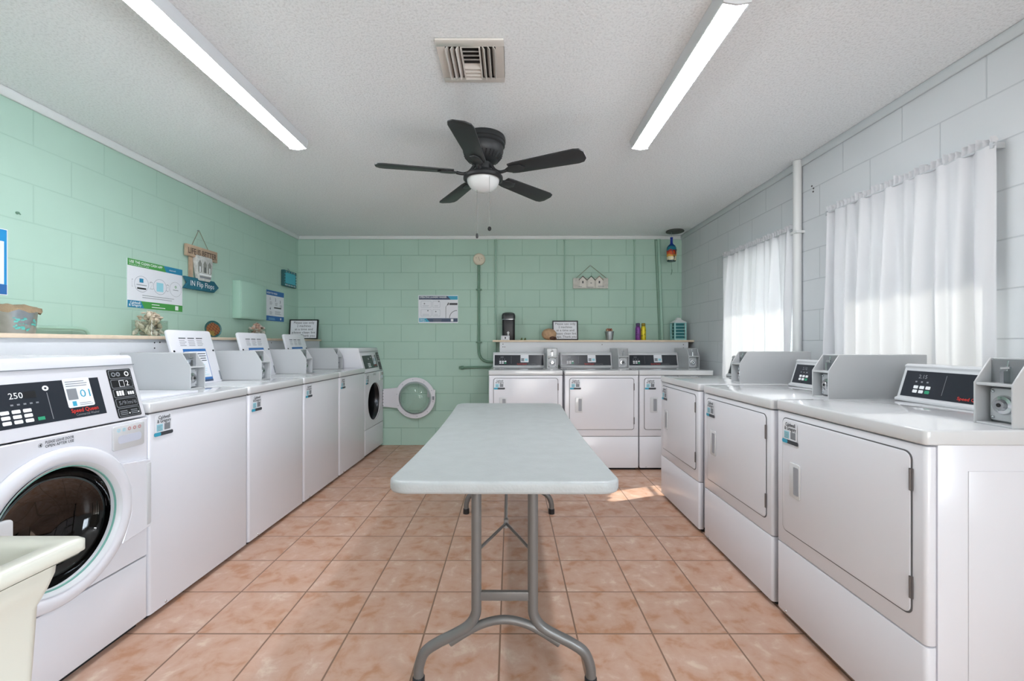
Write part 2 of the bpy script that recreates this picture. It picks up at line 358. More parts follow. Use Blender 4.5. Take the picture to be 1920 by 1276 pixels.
# windows: frame, mullions, glass; last one unseen, added to let in fill light
for i, (a, b) in enumerate(WIN + [(-2.05, -0.35)]):
    fr = G(TRIMW); x = RIGHT + 0.11
    t = 0.035
    fr.box(x, a, WZ0, x + 0.04, b, WZ0 + t).box(x, a, WZ1 - t, x + 0.04, b, WZ1).box(x, a, WZ0, x + 0.04, a + t, WZ1).box(x, b - t, WZ0, x + 0.04, b, WZ1)
    zm = 1.62; fr.box(x, a, zm - 0.02, x + 0.04, b, zm + 0.02)
    for k in (1, 2): yy = a + (b - a) * k / 3; fr.box(x + 0.01, yy - 0.009, WZ0, x + 0.03, yy + 0.009, WZ1)
    for zz in (WZ0 + 0.17,): fr.box(x + 0.01, a, zz - 0.009, x + 0.03, b, zz + 0.009)
    w = struct(fr.build('window_%d' % (i + 1)))
    G(GLASS).box(x + 0.018, a + t, WZ0 + t, x + 0.022, b - t, WZ1 - t).build('window_pane', w)
    G(TRIMW).box(RIGHT + 0.0, a, WZ0, RIGHT + 0.11, b, WZ0 + 0.02).build('window_sill', w)

# ================================================================ CURTAINS
SHEER = sheer_mat()
def curtain(y0, y1, zt, zb, label, seed, spread=0.0):
    rnd = random.Random(seed); t = thing('curtain', label, 'curtain', (0, 0, 0), 0, 'sheer curtains on the right wall')
    NY, NZ = 260, 36; ph = [rnd.uniform(0, 6.28) for _ in range(6)]
    v = []; f = []
    for j in range(NZ + 1):
        k = j / NZ; z = zt - (zt - zb) * k
        for i in range(NY + 1):
            s = i / NY; y = y0 + (y1 - y0) * s + spread * k * s
            a = 0.010 + 0.030 * min(1, k * 2.2)
            w = math.sin(s * 66 + ph[0] + 0.8 * math.sin(3 * k + ph[3])) * 0.62 + math.sin(s * 37 + ph[1] + 1.2 * k) * 0.5 + math.sin(s * 110 + ph[2]) * 0.22 * (1 - 0.6 * k)
            sag = 0
            v.append((RIGHT - 0.048 + a * w * 0.9, y, z + 0.003 * math.sin(s * 90) * (1 - k) + sag))
    for j in range(NZ):
        for i in range(NY): p = j * (NY + 1) + i; f.append((p, p + 1, p + NY + 2, p + NY + 1))
    g = G(SHEER); g.add(v, f); g.build('curtain_panel', t, angle=180)
    # gathered heading above the rod
    v = []; f = []
    for j in range(4):
        for i in range(NY + 1):
            s = i / NY; v.append((RIGHT - 0.045 + 0.012 * math.sin(s * 210 + j) * (0.4 + 0.3 * j), y0 + (y1 - y0) * s, zt + j * 0.012 + (0.005 * math.sin(s * 47 + ph[4]) + 0.004 * math.sin(s * 120)) * j / 3))
    for j in range(3):
        for i in range(NY): p = j * (NY + 1) + i; f.append((p, p + 1, p + NY + 2, p + NY + 1))
    G(SHEER).add(v, f).build('curtain_heading', t, angle=180)
    G(mat('white curtain rod', (190, 194, 198), 0.4)).tube([(RIGHT - 0.045, y0, zt), (RIGHT - 0.045, y1 + 0.02, zt)], 0.005).build('curtain_rod', t)
    for yy in (y0 + 0.012, y1 + 0.012): G(mat('curtain hook', (180, 184, 188), 0.4)).box(RIGHT - 0.05, yy - 0.006, zt - 0.012, RIGHT, yy + 0.006, zt + 0.012).build('bracket', t)
curtain(1.715, 2.62, 1.95, 0.62, 'wide sheer white curtain over the nearer window, behind the nearest dryers', 3)
curtain(2.955, 3.90, 1.93, 0.80, 'narrower-looking sheer white curtain over the far window beyond the white pipe', 9, 0.06)

# ================================================================ CEILING LIGHTS, FAN, VENTS
DIFF = mat('lit light diffuser', (248, 250, 255), 0.4, emit=35.0)
def strip_light(x0, x1, y0, y1, label):
    t = thing('ceiling_light', label, 'ceiling light', ((x0 + x1) / 2, (y0 + y1) / 2, CEIL), 0, 'strip lights on the ceiling')
    hx, hy = (x1 - x0) / 2, (y1 - y0) / 2
    body = G(LGREY).prism([(-hx - 0.012, -0.001), (-hx, -0.048), (-hx + 0.006, -0.048), (-hx + 0.006, -0.02), (hx - 0.006, -0.02), (hx - 0.006, -0.048), (hx, -0.048), (hx + 0.012, -0.001)], 'y', -hy, hy)
    body.build('housing', t)
    pts = [(-hx + 0.004, -0.044)] + [(-hx + 0.004 + (2 * hx - 0.008) * i / 8, -0.048 - 0.010 * math.sin(math.pi * i / 8)) for i in range(9)] + [(hx - 0.004, -0.044)]
    G(DIFF).prism(pts, 'y', -hy + 0.004, hy - 0.004).build('diffuser', t)
    for s in (-1, 1): G(LGREY).prism([(-hx - 0.013, -0.001), (-hx - 0.001, -0.052), (0, -0.060), (hx + 0.001, -0.052), (hx + 0.013, -0.001)], 'y', s * hy - 0.004, s * hy + 0.004).build('end_cap', t)
    return t
strip_light(-1.335, -1.235, 1.44, 2.63, 'long lit strip light on the ceiling above the washers at left')
strip_light(0.735, 0.83, 1.50, 2.63, 'long lit strip light on the ceiling on the window side, right of the fan')

fx, fy = -0.163, 2.60
fan = thing('ceiling_fan', 'black five-blade ceiling fan with a white glass bowl and pull chains', 'ceiling fan', (fx, fy, CEIL))
G(FANB).lathe([(0.001, 0), (0.13, 0), (0.134, -0.012), (0.134, -0.03), (0.128, -0.034), (0.130, -0.05), (0.120, -0.056), (0.121, -0.085), (0.112, -0.11), (0.09, -0.135), (0.062, -0.15), (0.001, -0.15)], n=48).build('motor_housing', fan)
gv = G(BLACK)
for k in range(28):
    a = 2 * math.pi * k / 28; ca, sa = math.cos(a), math.sin(a)
    gv.tube([(0.113 * ca, 0.113 * sa, -0.108), (0.088 * ca, 0.088 * sa, -0.137)], 0.0035, 5)
gv.build('vent_slots', fan)
G(FANB).lathe([(0.001, -0.148), (0.045, -0.15), (0.048, -0.18), (0.048, -0.205), (0.001, -0.205)], n=32).build('switch_cup', fan)
G(FANB).lathe([(0.048, -0.19), (0.075, -0.205), (0.108, -0.222), (0.118, -0.236), (0.118, -0.25), (0.108, -0.256), (0.096, -0.250), (0.08, -0.235), (0.001, -0.235)], n=48).build('light_ring', fan)
G(mat('frosted glass bowl', (222, 224, 224), 0.25)).lathe([(0.098, -0.248), (0.094, -0.268), (0.08, -0.292), (0.055, -0.312), (0.028, -0.322), (0.0005, -0.325)], n=40).build('glass_bowl', fan)
for k in range(5):
    a = R(47 + 72 * k); M = Matrix.Rotation(a, 4, 'Z')
    arm = G(FANB); arm.T = M
    arm.tube(smooth_path([(0.05, 0, -0.165), (0.08, 0, -0.205), (0.115, 0, -0.222), (0.16, 0, -0.218)]), 0.010, 8)
    arm.T = M @ Matrix.Translation((0.16, 0, -0.218)) @ Matrix.Rotation(R(-11), 4, 'X')
    arm.prism([(-0.01, -0.012), (0.03, -0.035), (0.09, -0.03), (0.11, 0), (0.09, 0.03), (0.03, 0.035), (-0.01, 0.012)], 'z', -0.004, 0.003)
    arm.build('blade_arm', fan, bevel=0.0015)
    bl = G(FANB); bl.T = M @ Matrix.Translation((0.16, 0, -0.218)) @ Matrix.Rotation(R(-11), 4, 'X')
    L = 0.462; pts = [(0.015, -0.045), (0.05, -0.052), (L - 0.05, -0.066), (L - 0.018, -0.058), (L, -0.03), (L, 0.03), (L - 0.018, 0.058), (L - 0.05, 0.066), (0.05, 0.052), (0.015, 0.045)]
    bl.prism(pts, 'z', 0.003, 0.010); bl.build('fan_blade', fan, bevel=0.002)
for dx, zb in ((-0.035, 1.165 + 202 * 2.58 / F), (0.042, 1.165 + 214 * 2.52 / F)):
    yy = -0.085 if dx > 0 else -0.02
    zb -= CEIL
    G(mat('dull chain', (120, 120, 118), 0.5, 0.5)).tube([(dx, yy, -0.23), (dx, yy, zb)], 0.0009, 6).build('pull_chain', fan)
    G(BLACK).lathe([(0.001, 0.012), (0.006, 0.01), (0.0075, -0.004), (0.006, -0.016), (0.001, -0.018)] if dx < 0 else [(0.001, 0.014), (0.008, 0.01), (0.0115, 0), (0.008, -0.01), (0.001, -0.013)], (dx, yy, zb), n=14).build('chain_pull', fan)

vx0, vx1, vy0, vy1 = -0.305, -0.027, 1.745, 2.03
vt = thing('ceiling_vent', 'square off-white louvred air vent in the ceiling between the lights', 'vent', ((vx0 + vx1) / 2, (vy0 + vy1) / 2, CEIL))
VM = mat('ivory vent metal', (214, 208, 202), 0.45); a = 0.139; b = 0.1425; i_ = 0.104
g = G(VM)
for q in ((-a, -b, a, -i_), (-a, i_, a, b), (-a, -i_, -i_, i_), (i_, -i_, a, i_)): g.box(q[0], q[1], -0.010, q[2], q[3], -0.001)
g.build('vent_frame', vt, bevel=0.002)
G(mat('vent duct shade', (38, 34, 32), 0.8)).box(-i_, -i_, -0.003, i_, i_, -0.001).build('duct_shade_sheet', vt)  # dark sheet painted as the shade inside the duct
for k in range(3):
    for s in (-1, 1):
        x = s * (0.046 + 0.022 * k)
        g = G(VM); g.prism([(x, -0.003), (x + s * 0.012, -0.022), (x + s * 0.0145, -0.022), (x + s * 0.003, -0.003)], 'y', -i_, i_); g.build('louvre', vt)
for k in range(8):
    y = -0.092 + 0.026 * k; s = -1 if k < 4 else 1
    g = G(VM); g.prism([(y, -0.004), (y + s * 0.016, -0.018), (y + s * 0.018, -0.018), (y + s * 0.006, -0.004)], 'x', -0.036, 0.036); g.build('louvre', vt)
for s in (-1, 1): G(VM).box(s * 0.038 - 0.003, -i_, -0.018, s * 0.038 + 0.003, i_, -0.003).build('divider', vt)

rv = thing('round_vent', 'round white ceiling vent with dark grille in the far right corner', 'vent', (1.787, 4.72, CEIL))
G(TRIMW).lathe([(0.001, -0.004), (0.10, -0.006), (0.15, -0.006), (0.165, -0.001)], n=40).build('vent_plate', rv)
G(mat('vent grille dark', (70, 74, 70), 0.6)).lathe([(0.001, -0.030), (0.08, -0.026), (0.094, -0.020), (0.094, -0.012), (0.09, -0.007), (0.001, -0.007)], n=40).build('grille', rv)

# ================================================================ WASHERS AND DRYERS
def sticker(parent, u, z, w=0.098, h=0.092):
    g = G(PAPER); A = Art(g, (u, -0.0008, z), (1, 0, 0), (0, 0, 1))
    A.rrect(0, 0.012, w * 0.92, h, 0.012, PAPER, 1)
    A.rrect(-0.004, 0, w, 0.016, 0.007, TXTK, 2); A.rrect(-0.004, 0, 0.032, 0.016, 0.007, CYAN, 3)
    A.text('Caldwell', 0.018, h - 0.020, 0.021, TXTK, 3, width=0.062, bold=True)
    A.text('& Gregory', 0.012, h - 0.036, 0.021, TXTK, 3, width=0.074, bold=True)
    A.rect(0.010, 0.020, 0.042, h - 0.042, LCYAN, 2); A.lines(0.012, 0.023, 0.040, h - 0.044, 4, TXTG, 3)
    A.rect(0.050, 0.022, 0.082, h - 0.042, TXTG, 2)
    g.build('sticker', parent)

def coin_box(t, u0, v0, W=0.105, L=0.44, z0=0.915, key=False):
    u1 = u0 + W; v1 = v0 + L; th = 0.005
    prof = [(v0, z0), (v0, z0 + 0.124), (v0 + 0.048, z0 + 0.198), (v1, z0 + 0.198), (v1, z0)]
    g = G(CASEGREY)
    for a_, b_ in ((u0, u0 + th), (u1 - th, u1)): g.prism(prof, 'x', a_, b_)
    g.box(u0 + th, v0 + 0.055, z0 + 0.193, u1 - th, v1, z0 + 0.198)
    g.box(u0 + th, v1 - 0.01, z0, u1 - th, v1, z0 + 0.193)
    g.box(u0 + th, v0 + 0.002, z0, u1 - th, v0 + 0.05, z0 + 0.006)
    g.box(u0 + th, v0 + 0.002, z0 + 0.116, u1 - th, v0 + 0.055, z0 + 0.124)
    b = g.build('coin_meter', t, bevel=0.0012, seg=1)
    g = G(GREYMET); g.box(u0 + th, v0 + 0.05, z0 + 0.006, u1 - th, v0 + 0.056, z0 + 0.193); g.build('meter_face', b)
    uc = (u0 + u1) / 2; zc = z0 + 0.06
    g = G(LGREY); g.prism(rr2(uc - 0.040, zc - 0.048, uc + 0.040, zc + 0.048, 0.008), 'y', v0 + 0.038, v0 + 0.05)
    g.build('lock_plate', b, bevel=0.002)
    g = G(CHROME)
    g.lathe([(0.0005, v0 + 0.018), (0.013, v0 + 0.018), (0.016, v0 + 0.022), (0.017, v0 + 0.026), (0.026, v0 + 0.028), (0.029, v0 + 0.034), (0.029, v0 + 0.04)], (uc, 0, zc), 'y', 24)
    for sx in (-1, 1):
        for sz in (-1, 1): g.sphere((uc + sx * 0.031, v0 + 0.037, zc + sz * 0.039), 0.005, n=8, k=6)
    lk = g.build('coin_lock', b); G(BLACK).lathe([(0.0004, v0 + 0.0172), (0.006, v0 + 0.0172)], (uc, 0, zc), 'y', 12).build('keyhole', lk)
    g = G(CHROME); g.box(uc - 0.007, v0 + 0.03, z0 + 0.125, uc + 0.003, v0 + 0.05, z0 + 0.160).tube([(uc - 0.012, v0 + 0.04, z0 + 0.168), (uc + 0.012, v0 + 0.04, z0 + 0.170)], 0.004, 6)
    g.tube([(uc - 0.002, v0 + 0.046, z0 + 0.16), (uc - 0.002, v0 + 0.05, z0 + 0.19)], 0.002, 6)
    g.build('coin_slot', b)

def console(t, u0, u1, buttons=3, face=True, dv=0.0, vb=0.68):
    v0 = 0.49 + dv
    g = G(LGREY); g.prism([(v0, 0.915), (v0, 0.927), (v0 + 0.012, 0.932), (v0 + 0.048, 1.052), (v0 + 0.044, 1.062), (v0 + 0.055, 1.07), (vb, 1.065), (vb, 0.915)], 'x', u0, u1)
    c = g.build('console', t, bevel=0.003)
    V = Vector((0, 0.036, 0.120)).normalized(); L = 0.120
    g = G(PANEL); A = Art(g, (u0 + 0.014, v0 + 0.0125, 0.934), (1, 0, 0), V); w = u1 - u0 - 0.028
    A.rect(0, 0.002, w, L - 0.008, PANEL, 1)
    A.text('2.15' if buttons == 2 else '250', 0.06, 0.082, 0.022, TXTG, 2)
    for r in range(2):
        for k in range(3): A.rrect(0.05 + k * 0.026, 0.020 + r * 0.018, 0.070 + k * 0.026, 0.033 + r * 0.018, 0.003, GBTN if (r == 0 and k == 2) else TXTW, 2)
    for k in range(3): A.rect(0.052 + 0.024 * k, 0.064, 0.060 + 0.024 * k, 0.070, TXTG, 2)
    A.rect(w * 0.34, 0.02, w * 0.34 + 0.0015, 0.10, TXTG, 2)
    if face:
        A.rrect(w * 0.53, 0.034, w * 0.53 + 0.084, L - 0.008, 0.005, PAPER, 2)
        A.rect(w * 0.53 + 0.008, 0.046, w * 0.53 + 0.038, 0.078, TXTG, 3); A.rect(w * 0.53 + 0.046, 0.05, w * 0.53 + 0.074, 0.074, LCYAN, 3)
    A.text('Speed Queen', w * 0.46, 0.012, 0.017, REDP, 3, width=0.10, bold=True)
    A.text('Commercial Dryer', w * 0.46 + 0.108, 0.012, 0.011, TXTG, 3)
    g.build('control_panel', c)

def dryer(loc, rz, label, group, D=0.71, face=True):
    Wd = 0.677
    t = thing('clothes_dryer', label, 'dryer', loc, rz, group)
    g = G(WHITE); g.box(0.004, 0.036, 0.03 , Wd - 0.004, D, 0.872); 
    g.box(Wd - 0.0045, 0.12, 0.10, Wd - 0.0015, D - 0.1, 0.80).box(0.0015, 0.12, 0.10, 0.0045, D - 0.1, 0.80)
    g.build('cabinet', t, bevel=0.003)
    G(DARK).box(0.02, 0.03, 0.0, Wd - 0.02, D - 0.02, 0.032).build('base', t)
    G(WHITE).prism(rr2(0.0, 0.0, Wd, 0.034, 0.012), 'z', 0.312, 0.868).build('front_panel', t, bevel=0.003)
    G(WHITE).prism(rr2(0.0, 0.0, Wd, 0.034, 0.012), 'z', 0.022, 0.308).build('lower_panel', t, bevel=0.003)
    G(WHITE2).prism(rr2(-0.002, -0.004, Wd + 0.002, D, 0.014), 'z', 0.872, 0.915).build('worktop', t, bevel=0.006, seg=3)
    d0, d1, z0, z1 = 0.045, Wd - 0.045, 0.375, 0.842
    G(SEAM).prism(rr2(d0 - 0.004, z0 - 0.004, d1 + 0.004, z1 + 0.004, 0.024), 'y', -0.002, 0.004).build('door_gap', t)
    door = G(WHITE).prism(rr2(d0, z0, d1, z1, 0.022), 'y', -0.005, 0.0).build('door', t, bevel=0.002)
    h = G(WHITE2); hu, hz = d0 + 0.055, 0.60
    h.prism(rr2(hu - 0.004, hz - 0.070, hu + 0.062, hz + 0.070, 0.008), 'y', -0.010, -0.005)
    hd = h.build('door_handle', door, bevel=0.003)
    G(mat('painted grip shade', (150, 152, 158), 0.5)).prism(rr2(hu + 0.024, hz - 0.056, hu + 0.054, hz + 0.056, 0.005), 'y', -0.0110, -0.0098).build('recess', hd)  # flat grey patch paints the shade of a hollow grip
    for zz in (0.765, 0.455):
        g = G(mat('hinge steel', (110, 106, 106), 0.4, 0.6)); g.box(d1 - 0.002, -0.0065, zz - 0.032, d1 + 0.007, -0.001, zz + 0.032)
        g.tube([(d1 + 0.002, -0.0065, zz - 0.03), (d1 + 0.002, -0.0065, zz + 0.03)], 0.0025, 8); g.build('hinge', t)
    G(CHROME).sphere((0.06, 0.002, 0.032), 0.006, n=8, k=6).build('screw', t)
    g = G(); sticker(t, d0 + 0.006, z1 - 0.100)
    for o in t.children:
        if o.name.startswith('sticker'): o.location.y = -0.0052
    console(t, 0.02, 0.555, 2 if not face else 3, face, 0.0, D - 0.03)
    coin_box(t, Wd - 0.015 - 0.105, 0.258, L=D - 0.27)
    return t

def top_loader(loc, rz, label, Wd, lid_open):
    D = 0.585
    t = thing('washing_machine', label, 'washing machine', loc, rz, 'top-loading washing machines along the left wall')
    G(WHITE).prism(rr2(0.002, 0.0, Wd - 0.002, D, 0.014), 'z', 0.022, 0.866).build('cabinet', t, bevel=0.003)
    G(DARK).box(0.02, 0.03, 0.0, Wd - 0.02, D - 0.02, 0.024).build('base', t)
    G(CHROME).sphere((0.09, 0.001, 0.034), 0.006, n=8, k=6).build('screw', t)
    G(SEAM).box(0.004, 0.004, 0.864, Wd - 0.004, D - 0.004, 0.873).build('top_seam', t)
    top = G(WHITE2).prism(rr2(0.0, -0.005, Wd, D, 0.016), 'z', 0.871, 0.915).build('worktop', t, bevel=0.008, seg=3)
    sticker(t, 0.030, 0.766)
    l0, l1, hz = 0.035, 0.395, 0.42
    if lid_open:
        G(LGREY).prism(rr2(l0 + 0.02, 0.09, l1 - 0.02, hz - 0.03, 0.05), 'z', 0.914, 0.9156).build('lid_recess', t)
        Lm = 0.345; lid = G(WHITE)
        T = Matrix.Translation((0, hz, 0.912)) @ Matrix.Rotation(R(-15), 4, 'X'); lid.T = T
        lid.prism(rr2(l0, 0, l1, Lm, 0.018), 'y', 0.0, 0.018); lo = lid.build('lid', t, bevel=0.005, seg=3)
        pr = G(PAPER); pr.T = T; A = Art(pr, (l0, -0.0006, 0), (1, 0, 0), (0, 0, 1)); w = l1 - l0
        for k in range(3): A.lines(0.075 + k * 0.07, 0.245, 0.13 + k * 0.07, 0.288, 4, TXTG, 1); A.rect(0.075 + k * 0.07, 0.290, 0.13 + k * 0.07, 0.296, TXTK, 1)
        A.rect(0.085, 0.025, 0.275, 0.225, BLUE, 1); A.rect(0.090, 0.040, 0.270, 0.208, PAPER, 2)
        A.lines(0.165, 0.145, 0.262, 0.205, 4, TXTK, 3, 0.35, 0.1); A.text('Caldwell', 0.10, 0.188, 0.018, TXTK, 3, bold=True); A.text('& Gregory', 0.097, 0.172, 0.018, TXTK, 3, bold=True)
        A.lines(0.10, 0.055, 0.26, 0.135, 6, LCYAN, 3, 0.2, 0.3); A.rect(0.085, 0.012, 0.275, 0.025, NAVY, 1)
        pr.build('lid_label', lo)
        for uu in (l0 + 0.018, l1 - 0.018):
            b = G(BLACK); b.T = T; b.lathe([(0.0005, -0.004), (0.006, -0.003), (0.006, 0.0)], (uu, 0, 0.212), 'y', 10); b.build('lid_bumper', lo)
        b = G(TXTG); b.T = T; b.box(l1 - 0.016, -0.003, 0.014, l1 - 0.006, 0, 0.075); b.build('lid_catch', lo)
    else:
        G(WHITE).prism(rr2(l0, 0.075, l1, hz, 0.018), 'z', 0.914, 0.926).build('lid', t, bevel=0.004)
    g = G(LGREY); g.prism([(0.475, 0.915), (0.485, 0.93), (0.525, 1.05), (0.585, 1.055), (0.585, 0.915)], 'x', 0.02, Wd - 0.19); g.build('console', t, bevel=0.003)
    coin_box(t, Wd - 0.17, 0.20, 0.11, 0.385)
    return t

def hole_plate(g, x0, x1, z0, z1, cx, cz, r, y0, y1, n=56, m=None):
    angs = [2 * math.pi * i / n for i in range(n)] + [math.atan2(z - cz, x - cx) % (2 * math.pi) for x in (x0, x1) for z in (z0, z1)]
    angs = sorted(set(round(a, 6) for a in angs)); v = []
    for a in angs:
        c, s = math.cos(a), math.sin(a)
        k = min([(x1 - cx) / c if c > 1e-9 else 9e9, (x0 - cx) / c if c < -1e-9 else 9e9, (z1 - cz) / s if s > 1e-9 else 9e9, (z0 - cz) / s if s < -1e-9 else 9e9])
        for y in (y0, y1): v += [(cx + r * c, y, cz + r * s), (cx + k * c, y, cz + k * s)]
    N = len(angs); f = []
    for i in range(N):
        a, b = 4 * i, 4 * ((i + 1) % N)
        f += [(a, a + 1, b + 1, b), (a + 3, a + 2, b + 2, b + 3), (a + 2, a, b, b + 2), (a + 1, a + 3, b + 3, b + 1)]
    g.add(v, f, m)

def front_loader(loc, rz, label, Wd, door_open, R0=0.205):
    D = 0.585; cx, cz = Wd * 0.495, 0.545
    t = thing('washing_machine', label, 'washing machine', loc, rz, 'front-loading washing machines')
    G(DARK).box(0.02, 0.03, 0.0, Wd - 0.02, D - 0.02, 0.03).build('base', t)
    g = G(WHITE)
    g.box(0, 0.018, 0.025, 0.012, D, 0.858).box(Wd - 0.012, 0.018, 0.025, Wd, D, 0.858).box(0.012, D - 0.01, 0.025, Wd - 0.012, D, 0.858).box(0.012, 0.018, 0.025, Wd - 0.012, D - 0.01, 0.035)
    g.prism([(0.004, 0.862), (0.062, 1.076), (0.062, 1.082), (0.066, 1.108), (0.078, 1.116), (D, 1.116), (D, 0.858), (0.03, 0.858)], 'x', 0, Wd)
    g.build('cabinet', t, bevel=0.005)
    G(TXTG).prism([(0.055, 1.0755), (0.0605, 1.0755), (0.0605, 1.079), (0.055, 1.079)], 'x', 0.001, Wd - 0.001).build('console_seam', t)
    g = G(WHITE); hole_plate(g, 0.0, Wd, 0.286, 0.856, cx, cz, R0 + 0.012, 0.0, 0.018); g.build('front_panel', t, bevel=0.0025, seg=1)
    G(WHITE).prism(rr2(0, 0, Wd, 0.02, 0.008), 'z', 0.028, 0.281).build('lower_panel', t, bevel=0.003)
    # drum
    g = G(DGLASS); g.lathe([(R0 + 0.012, 0.012), (R0, 0.03), (R0 - 0.012, 0.06), (R0 - 0.01, 0.12), (R0 + 0.04, 0.13), (R0 + 0.04, 0.48), (0.0005, 0.50)], (cx, 0, cz), 'y', 56)
    g.build('drum', t)
    G(BLACK).lathe([(R0 + 0.014, -0.002), (R0 + 0.012, 0.01), (R0 - 0.002, 0.035), (R0 + 0.004, 0.05)], (cx, 0, cz), 'y', 56).build('door_seal', t)
    # slanted console graphics
    V = Vector((0, 0.058, 0.214)).normalized(); g = G(PANEL)
    A = Art(g, (0, 0.0035, 0.862), (1, 0, 0), V)
    k = Wd / 0.683
    A.rect(0.05 * k, 0.040, 0.520 * k, 0.180, PANEL, 1)
    A.text('250', 0.222 * k, 0.132, 0.028, TXTW, 2, width=0.040 * k)
    A.rect(0.264 * k, 0.130, 0.300 * k, 0.152, BLACK, 2)
    for i in range(5): A.rect((0.222 + 0.018 * i) * k, 0.110, (0.230 + 0.018 * i) * k, 0.115, TXTG, 2)
    for r in range(3):
        for i in range(3): A.rrect((0.190 + 0.031 * i) * k, 0.052 + 0.0165 * r, (0.214 + 0.031 * i) * k, 0.0635 + 0.0165 * r, 0.003, TXTW, 2)
        A.rect(0.155 * k, 0.056 + 0.0165 * r, 0.180 * k, 0.059 + 0.0165 * r, TXTG, 2)
    A.rect(0.288 * k, 0.053, 0.309 * k, 0.064, GBTN, 2)
    A.ring(0.332 * k, 0.157, 0.004, 0.010, TXTW, 2, 20, 0.9); A.rect(0.332 * k, 0.050, 0.3342 * k, 0.142, TXTG, 2)
    A.rrect(0.390 * k, 0.078, 0.484 * k, 0.184, 0.006, PAPER, 2); A.lines(0.397 * k, 0.154, 0.476 * k, 0.178, 3, TXTG, 3, 0.35)
    A.rect(0.396 * k, 0.106, 0.430 * k, 0.146, TXTG, 3)
    A.text('01', 0.438 * k, 0.112, 0.040, CYAN, 3, width=0.038 * k); A.rect(0.406 * k, 0.083, 0.420 * k, 0.100, CYAN, 3); A.lines(0.430 * k, 0.084, 0.478 * k, 0.097, 2, TXTG, 3)
    A.text('Speed Queen', 0.394 * k, 0.060, 0.020, REDP, 3, width=0.098 * k, bold=True); A.text('Commercial Washer', 0.408 * k, 0.047, 0.013, TXTG, 3, width=0.084 * k)
    A.rrect(0.560 * k, 0.010, 0.664 * k, 0.206, 0.006, BLACK, 1)
    for i in range(5):
        y0 = 0.014 + 0.0385 * i
        A.rrect(0.565 * k, y0, 0.659 * k, y0 + 0.0345, 0.006, TXTG, 2); A.rrect(0.567 * k, y0 + 0.002, 0.657 * k, y0 + 0.0325, 0.005, BLACK, 3)
    y = 0.014 + 0.0385 * 4 + 0.017; A.ring(0.583 * k, y, 0.005, 0.009, TXTG, 4).ring(0.603 * k, y, 0.004, 0.009, TXTG, 4).ring(0.640 * k, y, 0.006, 0.010, TXTW, 4)
    y -= 0.0385; A.frame(0.598 * k, y - 0.013, 0.620 * k, y + 0.013, 0.002, TXTW, 4).text('2', 0.626 * k, y - 0.010, 0.03, TXTW, 4)
    y -= 0.0385
    for i in range(3): A.rect((0.577 + 0.011 * i) * k, y - 0.010, (0.586 + 0.011 * i) * k, y + 0.010, TXTW, 4)
    A.text('/', 0.613 * k, y - 0.01, 0.03, TXTG, 4)
    for i in range(3): A.rect((0.624 + 0.010 * i) * k, y - 0.009, (0.632 + 0.010 * i) * k, y + 0.004, TXTW, 4)
    y -= 0.0385; A.text('5/9/m/6', 0.575 * k, y - 0.008, 0.022, TXTG, 4, width=0.078 * k)
    y -= 0.0385; A.lines(0.572 * k, y - 0.010, 0.605 * k, y + 0.011, 3, TXTG, 4, 0.45, 0.1); A.lines(0.618 * k, y - 0.010, 0.648 * k, y + 0.011, 3, TXTG, 4, 0.45, 0.1); A.ring(0.611 * k, y - 0.006, 0.0005, 0.003, TXTW, 4, 10).ring(0.651 * k, y - 0.006, 0.0005, 0.003, TXTW, 4, 10)
    g.build('control_panel', t)
    # detergent drawer
    dr = G(WHITE2).prism(rr2(0.525 * k, 0.752, 0.663 * k, 0.846, 0.008), 'y', -0.006, 0.001).build('detergent_drawer', t, bevel=0.0025)
    G(mat('painted pull shade', (196, 200, 214), 0.4)).prism(rr2(0.545 * k, 0.775, 0.648 * k, 0.806, 0.012), 'y', -0.0066, -0.0058).build('drawer_pull', dr)  # flat tinted patch paints a hollow's shade on the drawer
    g = G(PAPER); A = Art(g, (0.525 * k, -0.0062, 0.752), (1, 0, 0), (0, 0, 1))
    for i in range(5): A.ring((0.022 + 0.023 * i) * k, 0.076, 0.004, 0.007, LCYAN if i < 2 else mat('printed pale red', (196, 130, 128), 0.5), 1, 14)
    g.build('drawer_label', dr)
    g = G(TXTK); A = Art(g, (0, -0.0004, 0), (1, 0, 0), (0, 0, 1))
    A.text('PLEASE LEAVE DOOR', 0.292 * k, 0.836, 0.013, TXTK, 1, width=0.092 * k, bold=True); A.text('OPEN AFTER USE', 0.292 * k, 0.823, 0.013, TXTK, 1, width=0.092 * k, bold=True)
    A.ring(0.278 * k, 0.834, 0.0055, 0.0068, TXTG, 1, 20); A.poly([(0.274 * k, 0.834), (0.281 * k, 0.840), (0.281 * k, 0.828)], TXTK, 1)
    g.build('door_notice', t)
    if door_open: sticker(t, 0.02, 0.745, 0.07, 0.092)
    # door assembly, built closed then swung on its hinge
    hu = Wd - 0.004; hg = cx + 0.365 if door_open else hu; hz = 0.10 if door_open else 0.137
    T = Matrix.Identity(4)
    if door_open: T = Matrix.Translation((hu - 0.02, -0.005, 0)) @ Matrix.Rotation(R(90), 4, 'Z') @ Matrix.Translation((-hg, 0.005, 0))
    ro = 0.232 if door_open else 0.266; ri = 0.186 if door_open else 0.212
    g = G(WHITE); g.T = T
    g.lathe([(ri, -0.002), (ri - 0.002, -0.010), (ri + 0.010, -0.018), (ri + 0.022, -0.021), (ro - 0.022, -0.021), (ro - 0.008, -0.017), (ro, -0.009), (ro, -0.002), (ri, -0.002)], (cx, 0, cz), 'y', 72)
    # hinge side fairing
    xs = ro * 0.80; g.prism([(cx + xs, cz + hz + 0.018), (hg, cz + hz), (hg, cz - hz), (cx + xs, cz - hz - 0.018), (cx + ro * 0.95, cz - 0.05), (cx + ro * 0.95, cz + 0.05)], 'y', -0.018, -0.002)
